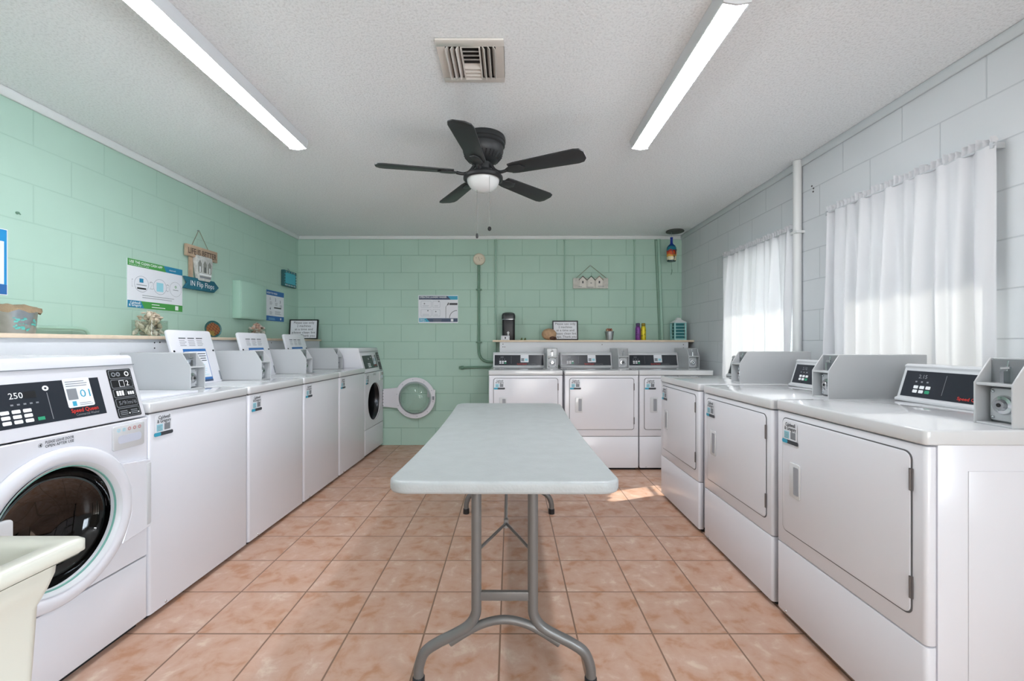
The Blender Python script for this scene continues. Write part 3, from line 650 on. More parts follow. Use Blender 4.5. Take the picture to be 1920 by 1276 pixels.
    door = g.build('door', t, bevel=0.002, seg=1)
    g = G(LGREY); g.T = T; g.lathe([(ri + 0.002, -0.018), (ri - 0.004, -0.014), (ri - 0.014, 0.0), (ri - 0.016, 0.012)], (cx, 0, cz), 'y', 72); g.build('inner_ring', door)
    g = G(GLASS if door_open else DOORGLASS); g.T = T
    q = ri - 0.012
    g.lathe([(q, 0.0), (q * 0.98, 0.02), (q * 0.9, 0.055), (q * 0.72, 0.085), (q * 0.4, 0.10), (0.0005, 0.104)], (cx, 0, cz), 'y', 64)
    g.build('door_glass', door)
    g = G(mat('pale green glass rim', (120, 172, 160), 0.2)); g.T = T; g.lathe([(q + 0.004, -0.004), (q - 0.001, -0.006), (q - 0.003, 0.0)], (cx, 0, cz), 'y', 72); g.build('glass_rim', door)
    g = G(WHITE2); g.T = T; g.prism(rr2(cx - ro + 0.004, cz + 0.005, cx - ri + 0.05, cz + 0.095, 0.012), 'y', -0.034, -0.018); g.build('door_handle', door, bevel=0.004)
    g = G(LGREY); g.T = T
    g.prism(rr2(hg - 0.02, cz - hz + 0.01, hg + 0.002, cz + hz - 0.01, 0.005), 'y', -0.0195, -0.004)
    g.build('hinge', door, bevel=0.002)
    if door_open:
        g = G(GREYMET)
        for i in range(6): g.T = T; g.sphere((hg - 0.004, 0.0, cz - 0.085 + 0.034 * i), 0.006, n=8, k=6)
        g.build('hinge_screws', door)
        # door inner rim: latch and rivets
        g = G(TXTG); g.T = T
        for i in range(10):
            a = 2 * math.pi * i / 10 + 0.2; rm = (ri + ro) / 2; g.sphere((cx + rm * math.cos(a), -0.001, cz + rm * math.sin(a)), 0.004, n=8, k=6)
        g.box(cx - ro + 0.014, -0.004, cz - 0.02, cx - ro + 0.032, 0.010, cz + 0.02)
        g.build('door_rivets', door)
    return t

TH = math.atan(0.0199)
def rowx(d): return -(1.549 - 0.0199 * d)
rz = R(90) - TH
front_loader((rowx(1.128), 1.128, 0), rz, 'nearest front-loading white washer with closed porthole door, numbered 01, beside the cream sink', 0.683, False)
for d, w, op, lb in ((1.816, 0.664, False, 'white top-loading washer with closed lid, next to the nearest front-loading washer'),
                     (2.488, 0.632, True, 'white top-loading washer with raised lid, second top-loader from the near end, its lid the largest'),
                     (3.126, 0.612, True, 'white top-loading washer with raised lid, in the middle of the three with raised lids'),
                     (3.746, 0.624, True, 'white top-loading washer with raised lid, right beside the far front-loading washer')):
    top_loader((rowx(d), d, 0), rz, lb, w, op)
front_loader((rowx(4.374), 4.374, 0), rz, 'far front-loading white washer with its round door swung open against the green wall', 0.58, True, 0.185)

GB = 'dryers along the back wall'; GRW = 'dryers along the window wall'
dryer((-0.198, 3.985, 0), 0, 'white dryer against the back wall, leftmost of the three under the back shelf', GB, D=0.645)
dryer((0.498, 3.985, 0), 0, 'white dryer against the back wall, middle one of the three under the back shelf', GB, D=0.645)
dryer((1.184, 3.985, 0), 0, 'white dryer against the back wall, rightmost, in the corner by the grey wall', GB, D=0.645)
dryer((1.157, 3.344, 0), R(-90), 'white dryer of the window row, farthest from the camera, with sunlight on its lower front', GRW, face=False)
dryer((1.157, 2.597, 0), R(-90), 'white dryer of the window row, the middle one, between two dryers', GRW, face=False)
dryer((1.157, 1.886, 0.008), R(-90), 'white dryer of the window row, nearest the camera, its side panel in view', GRW, face=False)

# ================================================================ FOLDING TABLE
tb = thing('folding_table', 'long pale grey plastic folding table with grey steel legs in the middle of the room', 'table', (-0.015, 2.26, 0), -0.006)
TW, TL = 0.373, 0.90
def outline(inset, r=0.07, n=10, m=28):
    a, b = TW - inset, TL - inset; r = max(0.01, r - inset); pts = []
    for cx, cy, a0 in ((a - r, -b + r, -90), (a - r, b - r, 0), (-a + r, b - r, 90), (-a + r, -b + r, 180)):
        for i in range(n + 1): q = R(a0 + 90 * i / n); pts.append((cx + r * math.cos(q), cy + r * math.sin(q)))
        nx = {-90: (a, b - r), 0: None, 90: (-a, -b + r), 180: None}[a0]
        if nx:
            x0, y0 = pts[-1]
            for i in range(1, m): pts.append((x0 + (nx[0] - x0) * i / m, y0 + (nx[1] - y0) * i / m))
    return pts
def sag(y): return -0.026 * (1 - (y / TL) ** 2)
rings = []
def ringz(inset, z, fx=1.0): rings.append([(x * fx, y, z + sag(y)) for x, y in outline(inset)])
for fx_ in (0.0, 0.25, 0.5, 0.75): ringz(0.03, 0.731, fx_)
ringz(0.03, 0.731); ringz(0.010, 0.731); ringz(0.004, 0.7295); ringz(0.001, 0.726); ringz(0.0, 0.720); ringz(0.0, 0.700); ringz(0.004, 0.692); ringz(0.010, 0.690); ringz(0.014, 0.694)
ringz(0.03, 0.70)
for fx_ in (0.75, 0.5, 0.25, 0.0): ringz(0.03, 0.70, fx_)
G(TABLEM).loft(rings).build('tabletop', tb, angle=50)
def leg_frame(y, s):
    fr = G(LEGM); zt = 0.695 + sag(y) - 0.004
    L = thing('leg_frame', None, None); L.parent = tb
    for k in ('label', 'category'): 
        if k in L: del L[k]
    for q in (-1, 1):
        p = [(q * 0.096, y, zt), (q * 0.096, y, 0.50), (q * 0.096, y, 0.30), (q * 0.099, y, 0.245), (q * 0.125, y, 0.205), (q * 0.175, y, 0.175), (q * 0.225, y, 0.150), (q * 0.270, y, 0.118), (q * 0.290, y, 0.07), (q * 0.292, y, 0.03)]
        G(LEGM).tube(smooth_path(p, 5), 0.0175, 14).build('leg', L)
        G(BLACK).lathe([(0.0005, 0.0), (0.021, 0.0), (0.021, 0.032), (0.0175, 0.036)], (q * 0.292, y, 0), n=16).build('foot_cap', L)
        G(LEGM).tube([(q * 0.09, y + s * 0.02, 0.455), (0, y + s * 0.33, 0.418)], 0.0055, 8).build('brace', L)
    G(LEGM).box(-0.092, y - 0.008, 0.295, 0.092, y + 0.008, 0.325).build('crossbar', L, bevel=0.002)
    G(LEGM).box(-0.10, y - 0.012, zt - 0.022, 0.10, y + 0.012, zt).build('top_bar', L, bevel=0.002)
    arch = [(-0.185, y, 0.150), (-0.13, y, 0.185), (-0.07, y, 0.215), (0, y, 0.228), (0.07, y, 0.215), (0.13, y, 0.185), (0.185, y, 0.150)]
    G(LEGM).tube(smooth_path(arch, 5), 0.014, 12).build('arched_stretcher', L)
    G(LEGM).tube([(0, y + s * 0.33, 0.418), (0, y + s * 0.48, 0.70 + sag(y + s * 0.45) - 0.01)], 0.006, 8).build('folding_stay', L)
    G(STEEL).lathe([(0.0005, -0.02), (0.010, -0.018), (0.010, 0.018), (0.0005, 0.02)], (0, y + s * 0.33, 0.418), n=10).build('locking_ring', L)
leg_frame(1.475 - 2.26, 1); leg_frame(2.976 - 2.26, -1)

# ================================================================ UTILITY SINK
sk = thing('utility_sink', 'cream plastic laundry sink standing in the near left corner of the view', 'sink', (-0.932, 0.40, 0))
def rring(hx, hy, z, r=0.014): return [(x, y, z) for x, y in rr2(-hx, -hy, hx, hy, r, 6)]
hx, hy = 0.265, 0.29
G(CREAM).loft([rring(hx - 0.006, hy - 0.006, 0.838), rring(hx, hy, 0.842), rring(hx, hy, 0.857), rring(hx - 0.004, hy - 0.004, 0.861), rring(hx - 0.030, hy - 0.030, 0.861), rring(hx - 0.038, hy - 0.038, 0.856), rring(hx - 0.064, hy - 0.05, 0.80), rring(hx - 0.09, hy - 0.07, 0.52), rring(hx - 0.13, hy - 0.12, 0.50)], cap1=True).build('basin', sk, angle=60)
G(CREAM).loft([rring(hx - 0.004, hy - 0.004, 0.838), rring(hx - 0.028, hy - 0.012, 0.835, 0.02), rring(hx - 0.030, hy - 0.013, 0.812, 0.02), rring(hx - 0.038, hy - 0.016, 0.790, 0.02), rring(hx - 0.050, hy - 0.020, 0.765, 0.02), rring(hx - 0.056, hy - 0.022, 0.66, 0.02), rring(hx - 0.066, hy - 0.030, 0.49, 0.02), rring(hx - 0.11, hy - 0.08, 0.475, 0.02)], cap1=True).build('tub_body', sk, angle=60)
for sx in (-1, 1):
    for sy in (-1, 1): G(CREAM).prism([(sx * 0.165 - 0.022, sy * 0.19 - 0.022), (sx * 0.165 + 0.022, sy * 0.19 - 0.022), (sx * 0.165 + 0.022, sy * 0.19 + 0.022), (sx * 0.165 - 0.022, sy * 0.19 + 0.022)], 'z', 0.0, 0.50).build('leg', sk, bevel=0.004)
G(STEEL).lathe([(0.0005, 0.503), (0.03, 0.503), (0.032, 0.501)], n=20).build('drain', sk)

# ================================================================ SHELVES
def at_left(px, x): return abs(x) * F / (VX - px)
ls = thing('wall_shelf', 'long low shelf with raw wood edge along the green left wall, behind the washers', 'shelf', (LEFT, 0, 0))
G(WOOD).box(0.0, FRONT + 0.6, 1.188, 0.30, 4.90, 1.208).build('shelf_board', ls, bevel=0.002)
G(SHELFW).box(0.27, FRONT + 0.6, 0.85, 0.285, 4.885, 1.188).build('apron_board', ls)
for yy in (2.62, 2.66, 3.9, 4.15):
    G(BLACK).lathe([(0.0005, 0.2865), (0.0045, 0.2862), (0.005, 0.285)], (0, yy, 1.168 if yy != 2.66 else 1.170), 'x', 8).build('screw', ls)
G(BLACK).lathe([(0.0005, 0.2865), (0.0045, 0.2862), (0.005, 0.285)], (0, 2.62, 1.135), 'x', 8).build('screw', ls)
bs = thing('wall_shelf', 'white shelf with apron board on the back wall above the dryers', 'shelf', (0, BACK, 0))
G(SHELFW).box(-0.19, -0.345, 1.178, RIGHT - 0.002, 0.0, 1.198, WOOD).build('shelf_board', bs, bevel=0.002)
G(SHELFW).box(-0.115, -0.33, 0.93, RIGHT - 0.06, -0.315, 1.178).build('apron_board', bs)
for xx, zz in ((-0.08, 1.155), (-0.08, 1.125), (-0.06, 1.125), (0.98, 1.15), (1.85, 1.15), (1.85, 1.115)):
    G(BLACK).lathe([(0.0005, -0.3315), (0.0045, -0.3312), (0.005, -0.33)], (xx, 0, zz), 'y', 8).build('screw', bs)

SX = LEFT + 0.15   # left shelf item line
ZS = 1.208; ZB = 1.198
# metal pail with burlap
pl = thing('metal_pail', 'galvanised metal pail with burlap top and teal print on the left shelf', 'pail', (SX + 0.02, 1.975, ZS))
G(STEEL).lathe([(0.001, 0), (0.068, 0), (0.07, 0.004), (0.078, 0.105), (0.08, 0.108), (0.076, 0.108), (0.072, 0.10), (0.001, 0.10)], n=36).build('pail_body', pl)
bu = G(mat('burlap', (150, 130, 104), 0.9, bump=0.8, bscale=300)); v = []; f = []; N = 36
for i in range(5):
    for j in range(N):
        a = 2 * math.pi * j / N; r = [0.001, 0.045, 0.075, 0.090, 0.092][i]; z = [0.128, 0.130, 0.122, 0.110, 0.098][i] + 0.004 * math.sin(5 * a + i) + (0.005 * math.sin(9 * a) if i > 2 else 0)
        v.append((r * math.cos(a), r * math.sin(a), z))
for i in range(4):
    for j in range(N): f.append((i * N + j, i * N + (j + 1) % N, (i + 1) * N + (j + 1) % N, (i + 1) * N + j))
bu.add(v, f); bu.build('burlap_cover', pl)
g = G(mat('teal print', (90, 180, 172), 0.5))
for k in range(26):
    a = R(random.uniform(-40, 25)); z = random.uniform(0.01, 0.07); q = 0.0715 + 0.008 * z / 0.105
    da = R(random.uniform(2, 5)); dz = random.uniform(0.003, 0.009)
    g.add([(q * math.cos(a - da), q * math.sin(a - da), z), (q * math.cos(a + da), q * math.sin(a + da), z), ((q + 0.001) * math.cos(a + da), (q + 0.001) * math.sin(a + da), z + dz), ((q + 0.001) * math.cos(a - da), (q + 0.001) * math.sin(a - da), z + dz)], [(0, 1, 2, 3)])
g.build('printed_pattern', pl)

# shells in glass jars
JARG = glass_mat('jar glass', (250, 252, 250), 0.985)
def shell_jar(y, hw, h, cols, label, seed, x):
    rnd = random.Random(seed); t = thing('shell_jar', label, 'jar', (x, y, ZS), 0, 'jars of seashells')
    g = G(JARG); g.prism(rr2(-hw, -hw, hw, hw, 0.012), 'z', 0, 0.004)
    o = [rr2(-hw, -hw, hw, hw, 0.012), rr2(-hw + 0.003, -hw + 0.003, hw - 0.003, hw - 0.003, 0.010)]
    g.loft([[(a, b, 0.004) for a, b in o[0]], [(a, b, h * 0.72) for a, b in o[0]], [(a, b, h * 0.72) for a, b in o[1]], [(a, b, 0.006) for a, b in o[1]]]); g.build('glass_jar', t)
    ms = [mat('shell %d%d' % (seed, i), c, 0.5, noise=0.35, nscale=120) for i, c in enumerate(cols)]
    g = G(ms[0])
    for k in range(120):
        zz = 0.014 + (h - 0.006) * rnd.random(); lim = hw - 0.015
        x_, y_ = rnd.uniform(-lim, lim), rnd.uniform(-lim, lim); s = rnd.uniform(0.011, 0.020)
        if zz > h * 0.72: q = 1.0 - 0.55 * (zz / h - 0.72) / 0.34; x_ *= q; y_ *= q
        T = Matrix.Translation((x_, y_, zz)) @ Matrix.Rotation(rnd.uniform(0, 6), 4, 'Z') @ Matrix.Rotation(rnd.uniform(-1.3, 1.3), 4, 'X')
        g.T = T; m = rnd.choice(ms)
        if rnd.random() < 0.5:
            g.lathe([(0.0004, s * 1.3), (s * 0.28, s * 0.9), (s * 0.33, s * 0.8), (s * 0.5, s * 0.4), (s * 0.58, s * 0.3), (s * 0.72, -s * 0.2), (s * 0.5, -s * 0.8), (0.0004, -s * 1.3)], n=9, m=m)
        else: g.sphere((0, 0, 0), s, m, 10, 6, (1, 0.9, 0.45))
    o = g.build('seashells', t); o['kind'] = 'stuff'
    return t
shell_jar(2.69, 0.066, 0.135, [(214, 200, 180), (188, 172, 148), (226, 216, 200)], 'square glass jar heaped with beige seashells, under the green and blue poster', 4, SX + 0.05)
shell_jar(3.86, 0.055, 0.118, [(186, 150, 132), (220, 206, 196), (120, 96, 84)], 'smaller glass jar of brown and pink seashells, partly behind a raised washer lid', 5, SX + 0.03)
# round woven shell plate
pt = thing('decorative_plate', 'round copper and teal scale-patterned plate standing on the left shelf', 'plate', (SX + 0.04, 3.28, ZS))
g = G(mat('teal glaze', (30, 84, 84), 0.3)); g.T = Matrix.Rotation(R(-22), 4, 'Z') @ Matrix.Rotation(R(-8), 4, 'Y') @ Matrix.Scale(0.82, 4)
g.lathe([(0.0005, -0.006), (0.07, -0.006), (0.078, 0.006), (0.076, 0.012), (0.066, 0.004), (0.0005, 0.002)], (0, 0, 0.078), 'x', 36); g.build('plate_rim', pt)
cop = mat('copper scales', (150, 98, 62), 0.35, 0.5); cop2 = mat('dark copper scales', (108, 64, 44), 0.4, 0.4); gold = mat('olive gold scales', (140, 120, 60), 0.4, 0.3)
g = G(cop); g.T = Matrix.Rotation(R(-22), 4, 'Z') @ Matrix.Rotation(R(-8), 4, 'Y') @ Matrix.Scale(0.82, 4)
for i in range(-6, 7):
    for j in range(-6, 7):
        y, z = (i + 0.5 * (j % 2)) * 0.0105, j * 0.0095
        if y * y + z * z < 0.060 ** 2:
            g.sphere((0.006, y, 0.075 + z), 0.0062, gold if (z < -0.012 and y < 0.01) else (cop if (i + j) % 3 else cop2), 8, 5, (0.5, 1, 1))
g.build('scale_pattern', pt)

FR = mat('black picture frame', (26, 28, 30), 0.4)
def frame_sign(x0, x1, y, h, z0, lines, label, rz=0):
    w = x1 - x0; t = thing('framed_sign', label, 'framed sign', ((x0 + x1) / 2, y, z0), rz, 'black-framed notices on the shelves')
    tl = R(6)
    T = Matrix.Rotation(-tl, 4, 'X'); b = 0.012; hw = w / 2
    g = G(FR); g.T = T
    for q in ((-hw, 0, hw, b), (-hw, h - b, hw, h), (-hw, b, -hw + b, h - b), (hw - b, b, hw, h - b)): g.box(q[0], -0.008, q[1], q[2], 0.012, q[3])
    g.build('frame', t, bevel=0.001, seg=1)
    g = G(PAPER); g.T = T; g.box(-hw + b, 0.0, b, hw - b, 0.006, h - b)
    A = Art(g, (-hw, -0.0003, 0), (1, 0, 0), (0, 0, 1)); n = len(lines); dz = (h - 2 * b - 0.014) / n
    for i, s in enumerate(lines): A.text(s, hw, h - b - 0.006 - dz * (i + 0.80), dz * 1.0, TXTK, 1, width=min(w * 0.86, len(s) * 0.0150), center=True)
    g.build('notice', t)
    g = G(FR); g.T = Matrix.Identity(4); g.prism([(0.012, 0.0), (0.02, 0.0), (0.075, 0.0), (0.028, h * 0.7)], 'x', -0.02, 0.02); g.build('easel_back', t)
NOTE = ['Please use only', '2 machines', 'at a time and', 'please clean lint', 'traps. Thank you']
frame_sign(-2.395, -2.085, 4.70, 0.215, ZS, NOTE, 'black-framed notice standing at the far end of the left shelf, in the corner')
frame_sign(0.462, 0.742, 4.76, 0.215, ZB, NOTE, 'black-framed notice on the back shelf, behind the round coconut ornament')

# coffee maker
cm = thing('coffee_maker', 'tall black single-cup coffee maker at the left end of the back shelf', 'coffee maker', (-0.020, 4.80, ZB))
g = G(BLACK); g.prism(rr2(-0.070, -0.06, 0.070, 0.10, 0.03), 'z', 0, 0.225); g.build('body', cm, bevel=0.004)
g = G(mat('dark grey plastic', (48, 52, 54), 0.3)); g.loft([[(x, y, z) for x, y in rr2(-q, -0.068 + 0.074 - q, q, 0.10, 0.03)] for q, z in ((0.066, 0.228), (0.074, 0.236), (0.074, 0.272), (0.066, 0.292), (0.045, 0.304))], cap0=True, cap1=True); g.build('brew_head', cm)
G(CHROME).prism(rr2(-0.0735, -0.0645, 0.0735, 0.103, 0.033), 'z', 0.226, 0.229).build('trim_ring', cm)
g = G(TXTW); A = Art(g, (0, -0.061, 0), (1, 0, 0), (0, 0, 1)); A.rect(-0.012, 0.062, 0.004, 0.085, TXTW, 1); A.poly([(-0.022, 0.078), (0.014, 0.078), (-0.004, 0.098)], TXTW, 1); A.rect(-0.012, 0.052, 0.004, 0.058, TXTW, 1); g.build('arrow_mark', cm)
cd = G(PAPER).box(-0.100, 4.700, ZB, -0.010, 4.704, ZB + 0.048); A = Art(cd, (-0.100, 4.6998, ZB), (1, 0, 0), (0, 0, 1)); A.frame(0.01, 0.006, 0.08, 0.042, 0.003, TXTG, 1); A.rect(0.038, 0.014, 0.052, 0.034, TXTK, 1)
tag(cd.build('small_card'), 'small white card leaning in front of the black coffee maker', 'card')
for k, xx in enumerate((0.121, 0.158)):
    g = G(mat('mossy ceramic', (88, 104, 60), 0.5)); g.T = Matrix.Translation((xx, 4.72, ZB))
    g.sphere((0, 0, 0.008), 0.012, sc=(1.1, 0.9, 0.7)); g.sphere((0.003, -0.004, 0.019), 0.007); g.sphere((-0.007, 0, 0.004), 0.005); g.sphere((0.008, 0, 0.004), 0.005)
    tag(g.build('figurine'), ('tiny green figurine on the back shelf, nearer the coffee maker', 'tiny green figurine on the back shelf, nearer the coconut ornament')[k], 'figurine', 'pair of tiny green figurines')
cc = thing('coconut_ornament', 'round tan coconut ornament with a dark opening on the back shelf', 'ornament', (0.418, 4.70, ZB))
g = G(mat('coconut husk', (196, 160, 126), 0.8, noise=0.3, nscale=40, bump=0.5, bscale=150)); g.sphere((0, 0, 0.063), 0.078, n=28, k=18, sc=(1.02, 0.9, 0.81)); g.build('shell', cc)
g = G(mat('dark brown cavity', (74, 46, 34), 0.8)); g.sphere((0.028, -0.052, 0.022), 0.026, n=16, k=10, sc=(1.1, 0.7, 0.8)); g.sphere((0.062, -0.04, 0.018), 0.016); g.build('opening', cc)
tn = thing('tin_pot', 'small silver tin pot with dried flowers on the back shelf', 'pot', (1.082, 4.75, ZB))
G(STEEL).lathe([(0.001, 0), (0.036, 0), (0.05, 0.095), (0.053, 0.098), (0.048, 0.098), (0.046, 0.09), (0.001, 0.088)], n=28).build('pot', tn)
g = G(mat('dried petals', (176, 140, 110), 0.8))
for k in range(16): a = random.uniform(0, 6.28); r = random.uniform(0, 0.034); g.sphere((r * math.cos(a), r * math.sin(a), 0.10 + random.uniform(0, 0.022)), random.uniform(0.007, 0.013), mat('dried petal red', (150, 84, 70), 0.8) if k % 3 == 0 else None, 8, 6)
o = g.build('dried_flowers', tn); o['kind'] = 'stuff'
def can(x, m, m2, label):
    t = thing('spray_bottle', label, 'bottle', (x, 4.73, ZB), 0, 'two slim bottles on the back shelf')
    G(m).lathe([(0.001, 0), (0.026, 0), (0.028, 0.004), (0.028, 0.125), (0.022, 0.145), (0.019, 0.15), (0.001, 0.15)], n=24).build('bottle_body', t)
    G(m2).lathe([(0.02, 0.15), (0.021, 0.152), (0.021, 0.180), (0.018, 0.184), (0.001, 0.184)], n=20).build('cap', t)
    g = G(m2)
    for i in range(8):
        a = R(random.uniform(-150, -30)); z = random.uniform(0.02, 0.11); da = 0.22
        g.add([(0.0286 * math.cos(a + q * da), 0.0286 * math.sin(a + q * da), z + e * 0.009) for q, e in ((-1, 0), (0, -1), (1, 0), (0, 1))], [(0, 1, 2, 3)])
    g.build('printed_pattern', t)
can(1.388, mat('purple foil', (120, 60, 140), 0.3, 0.3), mat('dark violet', (62, 44, 84), 0.4), 'slim purple bottle on the back shelf, left of its yellow twin')
can(1.447, mat('yellow foil', (206, 190, 40), 0.3, 0.3), mat('olive yellow', (134, 118, 28), 0.4), 'slim yellow bottle on the back shelf, right of its purple twin')
ln = thing('lantern', 'pale teal slatted lantern house at the right end of the back shelf', 'lantern', (1.845, 4.78, ZB)); TL_ = mat('aqua painted wood', (156, 206, 204), 0.5)
hw = 0.058
G(TL_).box(-hw - 0.008, -hw - 0.008, 0, hw + 0.008, hw + 0.008, 0.010).build('base', ln)
for sx in (-1, 1):
    for sy in (-1, 1): G(TL_).box(sx * hw - 0.007, sy * hw - 0.007, 0.01, sx * hw + 0.007, sy * hw + 0.007, 0.19).build('post', ln)
for i in range(6):
    z = 0.012 + 0.034 * i
    for s in (-1, 1):
        G(TL_).box(-hw, s * hw - 0.003, z, hw, s * hw + 0.003, z + 0.007).build('slat', ln); G(TL_).box(s * hw - 0.003, -hw, z, s * hw + 0.003, hw, z + 0.007).build('slat', ln)
G(mat('dark teal', (36, 112, 116), 0.6)).box(-hw + 0.012, -hw + 0.012, 0.01, hw - 0.012, hw - 0.012, 0.185).build('inner_box', ln)
G(TRIMW).loft([[(x, y, z) for x, y in rr2(-q, -q, q, q, 0.004, 2)] for q, z in ((hw + 0.012, 0.190), (hw + 0.008, 0.196), (0.026, 0.225), (0.022, 0.240), (0.006, 0.248))], cap0=True, cap1=True).build('roof', ln)
G(STEEL).tube([(0.014 * math.cos(a / 12 * 6.28318), 0, 0.262 + 0.014 * math.sin(a / 12 * 6.28318)) for a in range(13)], 0.0018, 6).build('hanging_ring', ln)

# ================================================================ THINGS ON THE WALLS
def wall_left_sheet(name, y0, y1, z0, z1, label, cat, thick=0.003, parent=None, x=LEFT):
    g = G(PAPER); g.box(x, y0, z0, x + thick, y1, z1); return g, Art(g, (x + thick + 0.0004, y0, z0), (0, 1, 0), (0, 0, 1)), y1 - y0, z1 - z0
# poster at the left frame edge
g, A, w, h = wall_left_sheet('poster', 1.64, 2.098, 1.395, 1.712, '', '')
A.rect(0.004, 0.004, w - 0.004, h - 0.004, SKYB, 1); A.rect(0.016, 0.052, w - 0.016, h - 0.060, PAPER, 2); A.rect(0.004, 0.004, w - 0.004, 0.050, BLUE, 2)
A.frame(0.26, 0.16, w - 0.040, h - 0.085, 0.004, TXTG, 3); A.lines(0.05, 0.08, 0.24, 0.22, 6, TXTG, 3); A.text('LAUNDRY', 0.05, h - 0.045, 0.036, TXTW, 3, bold=True)
tag(g.build('poster'), 'white poster with bright blue border, cut off by the left edge of the view', 'poster')
# clean cash poster
g, A, w, h = wall_left_sheet('poster', 2.754, 3.215, 1.395, 1.706, '', '')
A.rect(0, h - 0.043, w, h, TEALP, 1); A.poly([(0, h - 0.043), (0.31, h - 0.043), (0.285, h), (0, h)], GRN, 2)
A.text('USE THE CLEAN CASH APP', 0.01, h - 0.025, 0.024, TXTW, 3, width=0.265, bold=True); A.text('from your phone or card', 0.01, h - 0.038, 0.012, TXTW, 3, width=0.15)
A.text('cleancash', 0.335, h - 0.028, 0.016, TXTW, 3)
for i, cxx in enumerate((0.105, 0.255, 0.395)):
    A.ring(cxx, 0.158, 0.054, 0.0555, NAVY if i != 2 else TXTG, 2, 36, 0.95); A.text(str(i + 1), cxx - 0.088, 0.135, 0.07, TXTG, 2); A.text(str(i + 1), cxx - 0.086, 0.137, 0.062, PAPER, 3)
A.rect(0.088, 0.168, 0.118, 0.194, TEALP, 3); A.rect(0.065, 0.150, 0.145, 0.154, TXTG, 3); A.rect(0.070, 0.124, 0.140, 0.134, BLACK, 3)
A.rect(0.225, 0.125, 0.283, 0.186, LCYAN, 3); A.rect(0.370, 0.150, 0.420, 0.154, TXTG, 3); A.ring(0.395, 0.175, 0.005, 0.009, GRN, 3)
A.rect(0.11, 0.084, 0.38, 0.087, TXTG, 3); A.rect(0.11, 0.070, 0.36, 0.073, TXTG, 3)
A.rect(0, 0, w, 0.046, GRN, 1); A.poly([(0, 0), (0.125, 0), (0.10, 0.046), (0, 0.046)], TEALP, 2); A.text('Caldwell', 0.016, 0.025, 0.022, TXTW, 3, width=0.078, bold=True); A.text('& Gregory', 0.008, 0.009, 0.022, TXTW, 3, width=0.094, bold=True)
A.rect(0.185, 0.028, 0.25, 0.033, TXTW, 3); A.rect(0.185, 0.010, 0.30, 0.015, TXTW, 3); A.rect(0.39, 0.008, 0.42, 0.038, TXTW, 3)
tag(g.build('poster'), 'green, blue and white poster about paying by app with three numbered circles', 'poster')
# instruction sheet near the corner
g, A, w, h = wall_left_sheet('poster', 4.24, 4.655, 1.392, 1.700, '', '')
A.rect(0, h - 0.050, w, h, BLUE, 1); A.rect(0, 0, w, 0.050, BLUE, 1); A.text('HOW TO WASH', 0.09, h - 0.036, 0.026, TXTW, 2, bold=True)
for i, (xx, yy) in enumerate(((0.14, 0.22), (0.24, 0.215), (0.33, 0.20), (0.14, 0.12))): A.text(str(i + 1), xx, yy - 0.01, 0.04, NAVY, 2, bold=True); A.lines(xx + 0.0, yy - 0.055, xx + 0.05, yy - 0.02, 4, TXTG, 2)
A.rect(0.22, 0.13, 0.36, 0.142, TXTK, 2); A.lines(0.24, 0.07, 0.36, 0.11, 3, TXTG, 2); A.lines(0.12, 0.012, 0.25, 0.038, 2, LCYAN, 2); A.ring(0.35, 0.025, 0.0005, 0.012, TXTW, 2)
tag(g.build('poster'), 'blue and white instruction sheet beside the green electrical panel', 'poster')
# poster on the back wall
g = G(PAPER); x0, x1, z0, z1 = -1.053, -0.600, 1.396, 1.712; g.box(x0, BACK - 0.003, z0, x1, BACK, z1); w, h = x1 - x0, z1 - z0
A = Art(g, (x0, BACK - 0.0034, z0), (1, 0, 0), (0, 0, 1))
A.rect(0.008, h - 0.050, w - 0.004, h - 0.008, CYAN, 1); A.poly([(0.008, h - 0.050), (0.37, h - 0.050), (0.335, h - 0.008), (0.008, h - 0.008)], NAVY, 2)
A.text('OPERATING LAUNDRY WASHER', 0.014, h - 0.030, 0.024, TXTW, 3, width=0.31, bold=True); A.lines(0.014, h - 0.046, 0.20, h - 0.036, 1, TXTG, 3, 0.5)
A.rect(0.008, 0.012, w - 0.004, 0.054, NAVY, 1); A.poly([(0.008, 0.012), (0.13, 0.012), (0.09, 0.054), (0.008, 0.054)], CYAN, 2); A.text('Caldwell', 0.014, 0.036, 0.016, TXTW, 3, bold=True); A.text('& Gregory', 0.014, 0.020, 0.016, TXTW, 3, bold=True)
A.lines(0.17, 0.018, 0.27, 0.048, 2, TXTG, 3, 0.3); A.rect(0.372, 0.018, 0.400, 0.046, TXTW, 3)
GP = mat('printed light grey', (176, 180, 188), 0.6)
A.rrect(0.03, 0.175, 0.15, 0.25, 0.01, GP, 2); A.rrect(0.165, 0.175, 0.25, 0.25, 0.01, GP, 2); A.rrect(0.03, 0.075, 0.15, 0.155, 0.01, GP, 2); A.rrect(0.165, 0.075, 0.25, 0.155, 0.01, GP, 2)
for q in ((0.033, 0.178, 0.147, 0.247), (0.168, 0.178, 0.247, 0.247), (0.033, 0.078, 0.147, 0.152), (0.168, 0.078, 0.247, 0.152)): A.rrect(*q, 0.009, PAPER, 3); A.lines(q[0] + 0.015, q[1] + 0.01, q[2] - 0.02, q[1] + 0.03, 2, GP, 4)
for xx, yy in ((0.07, 0.22), (0.11, 0.14), (0.20, 0.13), (0.235, 0.245)): A.ring(xx, yy, 0.0005, 0.008, TXTG, 4)
A.rect(0.355, 0.205, w - 0.006, 0.228, TXTK, 2); A.poly([(0.325, 0.200), (0.340, 0.232), (0.350, 0.232), (0.345, 0.205)], TXTK, 2); A.rect(0.312, 0.056, 0.318, 0.185, TXTG, 2); A.poly([(0.312, 0.185), (0.318, 0.185), (0.336, 0.205), (0.330, 0.205)], TXTG, 2)
